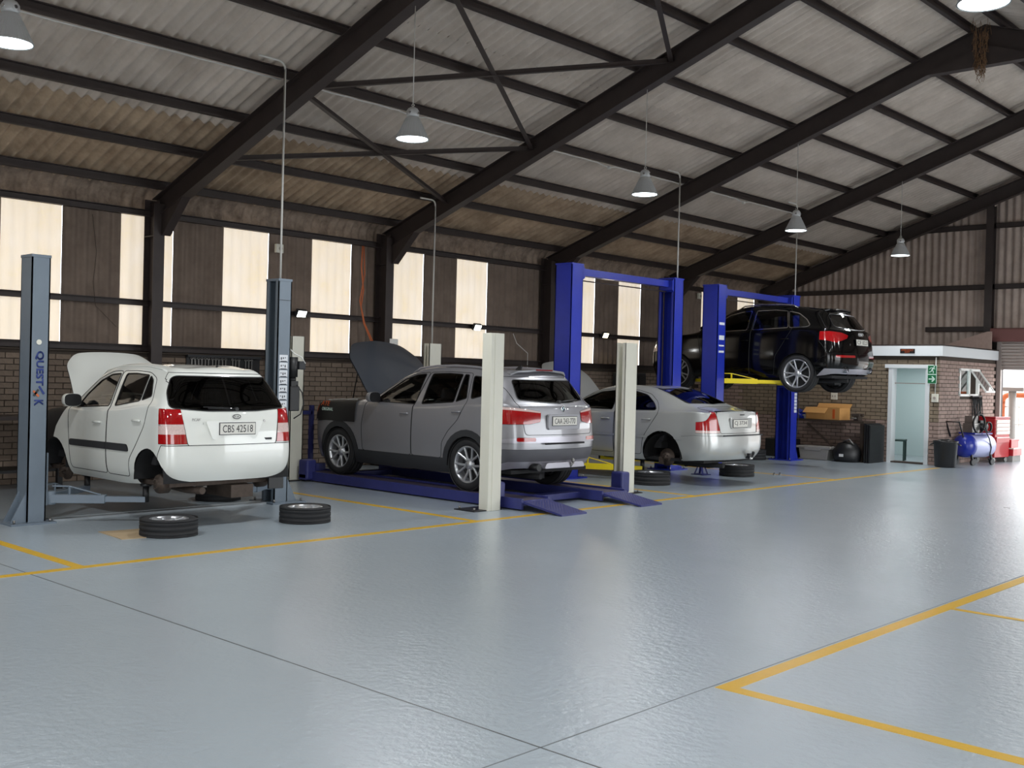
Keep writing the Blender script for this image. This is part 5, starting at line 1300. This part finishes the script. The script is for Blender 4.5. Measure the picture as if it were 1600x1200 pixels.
# tool board with spanners on the brick wall
tb = thing('tool_board', 'black tool board on the brick wall behind the white hatchback', 'tool board', (XW+.1, 9.6, 1.62))
MB().bb((0, -.70, -.32), (.02, .66, .30)).build('board', M['black'], tb); MB().bb((.02, -.70, .26), (.07, .66, .30)).build('top_rail', M['clad'], tb)
def spanner():
    b = MB(); b.bb((-.004, -.009, -.20), (.004, .009, .0)); b.lathe([(.012, -.005), (.024, -.005), (.024, .005), (.012, .005)], 12, frame((0, 1, 0), (0, 0, 1), (0, 0, .02)), close=True)
    b.prism([(-.022, -.20), (-.026, -.245), (-.01, -.25), (-.008, -.225), (.008, -.225), (.01, -.25), (.026, -.245), (.022, -.20)], 'x', -.005, .005); return b.mesh('spanner')
spm = spanner(); spm.materials.append(M['metal'])
for i in range(19):
    if i in (11, 15): continue
    o = link('spanner', spm, None, None, (XW+.135, 8.98+i*.062+random.uniform(-.006, .006), 1.84)); o.scale = (1, 1, 1.15-.02*i); o.rotation_euler = (random.uniform(-.06, .06), 0, 0)
    tag(o, 'steel spanner hanging on the black tool board', 'spanner', 'spanners on the tool board')
b = MB(); b.bb((XW+.12, 14.0, .0), (XW+.6, 14.55, 1.75)); 
t = thing('steel_locker', 'dark steel cabinet by the wall left of the saloon bonnet', 'cabinet', (XW+.4, 20.2, 0)); MB().bb((-.26, -.3, 0), (.26, .3, 1.85)).build('body', M['clad'], t, .01); MB().bb((.26, -.28, .05), (.275, -.01, 1.8)).build('door', M['black'], t); MB().bb((.26, .01, .05), (.275, .28, 1.8)).build('door', M['black'], t)
t = thing('gas_bottle', 'blue gas bottle standing in front of the grey SUV nose', 'gas bottle', (-14.9, 10.2, 0)); MB().lathe([(0, 0), (.15, 0), (.16, .03), (.16, .48), (.12, .58), (.05, .62), (.03, .66), (0, .66)], 24).build('body', M['tankblue'], t); MB().lathe([(.09, .60), (.09, .72), (.08, .72), (.08, .60)], 16).build('collar', M['metal'], t)
t = thing('steel_rack', 'navy steel upright rack beside the cream rear left lift post', 'rack', (-14.3, 10.35, 0))
for y in (-.2, .2): MB().bb((-.03, y-.03, 0), (.03, y+.03, 1.15)).build('upright', M['navy'], t)
MB().bb((-.03, -.2, 1.0), (.03, .2, 1.06)).build('rail', M['navy'], t); MB().bb((-.15, -.26, 0), (.15, .26, .02)).build('foot', M['navy'], t)
# bench in front of the office
bench('long dark workbench before the office bricks with a cardboard box on it', -12.6, -10.42, 22.55, 23.15, .90, M['wood'], M['wood'], True)
t = thing('cardboard_box', 'open brown cardboard box on the office workbench', 'box', (-11.42, 22.85, .90), -.05)
b = MB(); b.bb((-.42, -.24, 0), (.42, -.235, .27)); b.bb((-.42, .235, 0), (.42, .24, .27)); b.bb((-.42, -.24, 0), (-.415, .24, .27)); b.bb((.415, -.24, 0), (.42, .24, .27)); b.bb((-.42, -.24, 0), (.42, .24, .006)); b.build('carton', M['card'], t)
b = MB(); b.prism([(-.245, .27), (-.40, .15), (-.395, .145), (-.24, .265)], 'x', -.42, .14); b.build('flap', M['card'], t); b = MB(); b.prism([(.245, .27), (.33, .36), (.335, .355), (.25, .265)], 'x', -.42, .42); b.build('flap', M['card'], t)
MB().bb((.25, -.243, .03), (.31, -.24, .24)).build('printed_mark', M['orange'], t)
t = thing('plastic_crate', 'grey plastic crate on the floor under the office workbench', 'crate', (-11.45, 22.45, 0))
b = MB(); b.prism([(-.32, 0), (.32, 0), (.37, .27), (-.37, .27)], 'y', -.2, .2); b.build('tub', M['crate'], t, .02); b = MB(); b.bb((-.42, -.24, .25), (.42, .24, .30)); b.bb((-.2, -.25, .21), (.2, -.235, .27)); b.build('rim', M['crate'], t, .012)
t = thing('vice', 'dark bench vice on the right end of the office workbench', 'vice', (-10.65, 22.75, .90)); MB().bb((-.06, -.1, 0), (.06, .1, .10)).build('body', M['drum'], t, .01); MB().bb((-.09, -.13, .09), (.09, -.07, .16)).build('fixed_jaw', M['drum'], t, .01); MB().bb((-.09, .07, .09), (.09, .13, .16)).build('moving_jaw', M['drum'], t, .01); MB().tube([(0, -.24, .06), (0, .0, .06)], .015, 8).build('screw', M['metal'], t); MB().tube([(-.08, -.23, .06), (.08, -.23, .06)], .008, 6).build('handle', M['metal'], t)
for x, y, lb, s in ((-10.72, 22.42, 'black round drum under the office workbench near the door', 1), ):
    t = thing('black_drum', lb, 'drum', (x, y, 0)); MB().lathe([(0, 0), (.26, 0), (.30, .10), (.30, .26), (.2, .40), (.08, .44), (0, .44)], 24).build('body', M['black'], t); MB().tube([(.2, -.1, .38), (.12, -.16, .50), (-.05, -.1, .44)], .02, 8).build('handle', M['metal'], t); MB().bb((-.05, -.303, .12), (.05, -.296, .18)).build('label_patch', M['white'], t)
t = thing('wood_stack', 'dark boards leaning against the office workbench end by the door', 'boards', (-10.3, 22.72, 0))
for k in range(3): MB().bb((-.02+k*.05, -.35, 0), (.015+k*.05, .38, .86-.02*k)).build('board', M['black'], t)
t = thing('box_clutter', 'black toolbox on the floor behind the far blue lift post', 'toolbox', (-12.35, 22.5, 0)); MB().bb((-.35, -.2, 0), (.35, .2, .42)).build('body', M['black'], t, .02); MB().tube([(-.15, 0, .42), (-.12, 0, .5), (.12, 0, .5), (.15, 0, .42)], .012, 8).build('handle', M['clad'], t); 
t = thing('red_bottle', 'small red bottle on the floor left of the grey crate', 'bottle', (-12.0, 22.3, 0)); MB().lathe([(0, 0), (.045, 0), (.05, .02), (.05, .12), (.02, .16), (.02, .19), (0, .19)], 14).build('body', M['red'], t); MB().cyl((0, 0, .19), (0, 0, .215), .022, 10).build('cap', M['white'], t)
t = thing('blue_rag', 'crumpled blue and white plastic sheet on the office workbench', 'plastic sheet', (-12.05, 22.85, .90))
for m, x, s in ((M['tankblue'], -.1, .26), (M['sticker'], .16, .2)):
    bm = bmesh.new(); bmesh.ops.create_icosphere(bm, subdivisions=3, radius=1)
    for v in bm.verts:
        v.co.z = max(0, v.co.z); v.co *= 1+.22*math.sin(v.co.x*9+s*40)*math.cos(v.co.y*8+v.co.z*5); v.co = Vector((v.co.x*s*1.25+x, v.co.y*s*.8, v.co.z*s*.75))
    me = bpy.data.meshes.new('crumple'); bm.to_mesh(me); bm.free(); link('crumpled_sheet', me, m, t)
t = thing('wall_socket', 'white socket plate on the office bricks above the workbench', 'socket', (-11.47, YO-.005, 1.44)); MB().bb((-.08, -.02, -.09), (.08, 0, .09)).build('plate', M['cream'], t, .006); 
for x in (-.03, .03): MB().bb((x-.012, -.028, -.03), (x+.012, -.02, .01)).build('rocker', M['shutter'], t)
t = thing('light_switch', 'white switch box with conduit beside the office door', 'switch', (-9.13, YO-.005, 1.46)); MB().bb((-.07, -.05, -.09), (.07, 0, .09)).build('box', M['cream'], t, .008); MB().cyl((0, -.05, .0), (0, -.065, .0), .03, 14).build('knob', M['shutter'], t); MB().tube([(0, -.02, .09), (0, -.02, .88)], .012, 8).build('conduit', M['galv'], t)
# signs
t = thing('exit_sign', 'green running man and arrow exit sign beside the office door', 'sign', (-9.20, YO-.05, 1.97))
MB().bb((-.10, 0, -.20), (.10, .006, .20)).build('board', M['signwhite'], t)
for z in (.1, -.1): MB().bb((-.09, -.002, z-.09), (.09, 0, z+.09)).build('green_panel', M['green'], t)
b = MB(); Y0, Y1 = -.005, -.002
def bar(p, q, w):
    p, q = Vector((p[0], (Y0+Y1)/2, p[1])), Vector((q[0], (Y0+Y1)/2, q[1])); b.beam(p, q, .003, w, Vector((0, 1, 0)).cross(q-p))
b.add([(.045+.016*math.cos(a), Y0, .163+.016*math.sin(a)) for a in (2*PI*i/12 for i in range(12))], [tuple(range(12))])
bar((.03, .145), (-.005, .09), .03); bar((.03, .14), (.065, .115), .014); bar((.02, .145), (-.035, .14), .014); bar((-.035, .14), (-.055, .11), .013); bar((-.005, .09), (.03, .065), .017); bar((.03, .065), (.025, .025), .015); bar((-.005, .09), (-.03, .055), .017); bar((-.03, .055), (-.07, .05), .015)
b.build('running_figure', M['signwhite'], t)
b = MB(); bar((-.07, -.1), (.03, -.1), .026); bar((.06, -.1), (.0, -.045), .026); bar((.06, -.1), (.0, -.155), .026); b.build('arrow', M['signwhite'], t)
t = thing('fascia_sign', 'small black sign with orange lettering on the white office fascia', 'sign', (-9.74, YO-.085, 2.475)); MB().bb((-.165, -.006, -.05), (.165, 0, .05)).build('board', M['signblack'], t)
link('sign_lettering', text_mesh('sign_lettering', 'EMERGENCY', .036, .27, .001, frame((1, 0, 0), (0, 0, 1), (0, -.0065, .02))), M['orange'], t)
link('sign_lettering', text_mesh('sign_lettering', 'EXIT', .032, .11, .001, frame((1, 0, 0), (0, 0, 1), (0, -.0065, -.024))), M['orange'], t)
# green seat inside the office
t = thing('green_chair', 'dark green chair inside the office doorway', 'chair', (-10.3, 24.05, 0), .3)
g = mat('dark_green_plastic', (22, 58, 52), .5)
MB().bb((-.2, -.2, .44), (.2, .2, .48)).build('seat', g, t, .01); MB().bb((-.22, -.18, .78), (-.19, .18, .98)).build('backrest', g, t, .01)
for x in (-.17, .17):
    for y in (-.17, .17): MB().bb((x-.02, y-.02, 0), (x+.02, y+.02, .46 if x > 0 else .9)).build('leg', g, t)
# hoses and belts under the open office window
for k in range(9):
    y = 25.1+k*.055; ln = .35+.3*random.random(); b = MB(); x = XO+.03+.012*(k % 3)
    b.tube([(x, y, 1.50), (x+.02, y+.02*math.sin(k), 1.4), (x+.02, y+.06*math.sin(k*2), 1.4-ln*.6), (x+.01, y+.05*math.cos(k*3), 1.42-ln), (x+.03, y+.10, 1.45-ln*.7), (x+.02, y+.03, 1.50)], .012, 6)
    tag(b.build('hanging_belt', M['black']), 'black drive belt hanging under the open office window', 'belt', 'belts hanging under the window')
MB_ = MB().bb((XO, 25.05, 1.49), (XO+.06, 25.66, 1.52)).build('belt_rail', M['steel'], wo)
# compressor, bin, tool cabinet
t = thing('air_compressor', 'blue air compressor with a pale lavender horizontal tank by the office side', 'compressor', (-8.70, 24.45, 0), math.radians(-14))
Mx = frame((1, 0, 0), (0, 0, -1), (0, 0, .42))
MB().lathe([(0, -.56), (.10, -.55), (.2, -.51), (.25, -.44), (.262, -.36), (.262, -.30)], 28, Mx).build('tank_end', M['tankblue'], t)
MB().lathe([(.262, -.30), (.264, -.28), (.264, .34), (.25, .42), (.2, .48), (.10, .52), (0, .53)], 28, Mx).build('tank', M['tank'], t)
b = MB(); b.bb((-.2, -.30, .68), (.2, .34, .71)); b.build('mount_plate', M['tankblue'], t)
b = MB(); b.bb((-.12, -.28, .71), (.12, -.02, .92)); b.bb((-.1, -.25, .92), (.1, -.06, 1.08)); 
for k in range(5): b.bb((-.14, -.27, .73+k*.035), (.14, -.03, .74+k*.035))
b.build('pump_block', M['metal'], t, .01)
b = MB(); b.cyl((0, .05, .84), (0, .34, .84), .10, 18); b.bb((-.06, .1, .92), (.06, .26, .98)); b.build('motor', M['black'], t)
b = MB(); b.lathe([(.2, -.02), (.22, -.02), (.22, .02), (.2, .02)], 24, frame((0, 1, 0), (0, 0, 1), (.19, -.15, .92)), close=True); b.lathe([(.10, -.02), (.12, -.02), (.12, .02), (.10, .02)], 20, frame((0, 1, 0), (0, 0, 1), (.19, .2, .84)), close=True); b.build('belt_guard', M['black'], t)
b = MB(); b.tube([(-.16, -.66, .62), (-.16, -.82, .95), (.16, -.82, .95), (.16, -.66, .62)], .018, 8); b.build('push_handle', M['black'], t)
b = MB(); b.tube([(.1, -.05, .9), (.24, .0, .78), (.28, .1, .6), (.27, .2, .4), (.2, .25, .18)], .014, 6); b.build('air_hose', M['clad'], t)
for y in (-.36, .34):
    for x in (-.2, .2): b = MB(); b.cyl((x-.025, y, .07), (x+.025, y, .07), .07, 16); b.beam((x, y, .07), (x*.8, y, .24), .03, .05); b.build('castor', M['black'], t)
t = thing('waste_bin', 'black plastic waste bin standing at the office corner before the air compressor', 'bin', (-8.78, 22.98, 0))
MB().lathe([(0, .01), (.20, 0), (.215, .02), (.245, .52), (.255, .53), (.255, .56), (.235, .56), (.205, .04), (0, .03)], 28).build('tub', M['black'], t)
for a in (.4, 3.5): MB().tube([(.25*math.cos(a-.25), .25*math.sin(a-.25), .50), (.30*math.cos(a), .30*math.sin(a), .47), (.25*math.cos(a+.25), .25*math.sin(a+.25), .50)], .014, 6).build('handle', M['black'], t)
bm = bmesh.new(); bmesh.ops.create_icosphere(bm, subdivisions=3, radius=.2)
for v in bm.verts: v.co.z *= .4; v.co *= 1+.18*math.sin(v.co.x*40)*math.cos(v.co.y*37); v.co.z += .52
me = bpy.data.meshes.new('bag'); bm.to_mesh(me); bm.free(); link('bin_bag', me, M['black'], t)
t = thing('tool_cabinet', 'red tool cabinet with pale drawers beside the roller door', 'tool cabinet', (-8.78, 25.75, 0), math.radians(-8))
MB().bb((-.24, -.34, .12), (.24, .34, 1.02)).build('body', M['red'], t, .012); MB().bb((-.25, -.35, 1.02), (.25, .35, 1.05)).build('lid', M['red'], t, .008)
for k in range(5):
    z = .98-k*.085-(.05 if k == 4 else 0); o = MB().bb((.0, .345, z-.075-(.06 if k == 4 else 0)), (.22, .36, z)).build('drawer', M['red'], t, .004); MB().bb((.01, .36, z-.02), (.21, .375, z-.008)).build('drawer_handle', M['chrome'], o)
    o = MB().bb((.241, -.30, z-.075-(.06 if k == 4 else 0)), (.262, .31, z)).build('drawer', M['bumperwhite'] if k < 4 else M['red'], t, .004); MB().bb((.262, -.29, z-.02), (.275, .30, z-.008)).build('drawer_handle', M['chrome'], o)
MB().bb((-.1, -.344, .86), (.06, -.342, .93)).build('yellow_label', M['yellow'], t)
for x in (-.18, .18):
    for y in (-.28, .28): MB().cyl((x-.02, y, .06), (x+.02, y, .06), .06, 14).build('castor', M['metal'], t)
t = thing('red_drawer_box', 'low red drawer box on a pale stand right of the tall red cabinet', 'tool box', (-8.62, 26.42, 0))
MB().bb((-.20, -.3, .14), (.2, .3, .30)).build('lower_box', M['red'], t, .01); MB().bb((-.24, -.26, .32), (.14, .26, .52)).build('upper_box', M['red'], t, .01); MB().bb((-.21, -.31, .30), (.21, .31, .325)).build('lid', M['bumperwhite'], t); MB().bb((-.18, -.28, 0), (.18, .28, .14)).build('stand', M['crate'], t)
t = thing('office_board', 'sloping brown board lying on the office roof near the roller door', 'board', (-9.7, 26.2, 2.62)); MB().prism([(-.75, 0), (.7, 0), (.7, .42), (.6, .42)], 'y', -.02, .02).build('panel', M['brick_side'], t)
# yard seen through the roller door
t = thing('pipe_gate', 'orange pipe frame with grey mesh outside the roller door', 'gate', (-8.75, 29.0, -.21))
b = MB(); b.tube([(-.9, 0, 0), (-.9, 0, 1.55)]+arc((-.9, 0, 1.55), (-.7, 0, 1.75), (-.9, 0, 1.75))+[(2.2, 0, 1.75), (2.2, 0, 0)], .07, 10); b.build('pipe_frame', M['hose'], t)
b = MB()
for i in range(14): b.tube([(-.7+i*.21, 0, .1), (-.7+i*.21, 0, 1.45)], .012, 6)
for z in (.1, .6, 1.0, 1.45): b.tube([(-.9, 0, z), (2.2, 0, z)], .014, 6)
b.build('mesh_bars', M['galv'], t)
t = thing('yard_building', 'pale building across the yard outside the roller door', 'building', (-6, 44, -.21)); MB().bb((-9, -1, 0), (12, 1, 2.6)).build('wall', M['outside'], t)
for k in range(4): MB().bb((-4+k*1.8, -1.03, .7), (-3.2+k*1.8, -.99, 1.5)).build('window', M['crate'], t)
t = thing('yard_post', 'grey post with a camera box outside the roller door', 'post', (-9.15, 28.2, -.21)); MB().cyl((0, 0, 0), (0, 0, 1.85), .09, 14).build('shaft', M['crate'], t); MB().bb((-.3, -.12, 1.85), (.3, .12, 1.95)).build('cap', M['crate'], t, .02)
t = thing('wheelbarrow', 'dark wheelbarrow tyre at the right edge outside the door', 'wheel', (-8.0, 26.75, 0)); MB().lathe([(.12, -.04), (.2, -.05), (.22, 0), (.2, .05), (.12, .04)], 24, frame((1, 0, 0), (0, 0, 1), (0, 0, .22)), close=True).build('tyre', M['rubber'], t); MB().lathe([(0, -.03), (.12, -.03), (.12, .03), (0, .03)], 20, frame((1, 0, 0), (0, 0, 1), (0, 0, .22))).build('rim', M['metal'], t)
# straw nest hanging from the ridge
b = MB(); random.seed(3)
for k in range(150):
    a = random.uniform(0, 2*PI); z1 = -random.random()**.7*.85; r0 = .11*(1+z1*.9)+.02; x, y = r0*math.cos(a), r0*math.sin(a)*.8
    q = Vector((x+random.uniform(-.05, .05), y+random.uniform(-.05, .05), z1+random.uniform(-.10, .02))); b.tube([(x, y, z1+random.uniform(.05, .2)), ((x+q.x)/2+random.uniform(-.03, .03), (y+q.y)/2, z1), q], .004, 4, False)
o = b.build('straw_nest', M['straw']); o.location = (XA-.04, 17.46, zp(XA)-.06); tag(o, 'shaggy straw nest hanging from the roof ridge', 'nest'); o['kind'] = 'stuff'
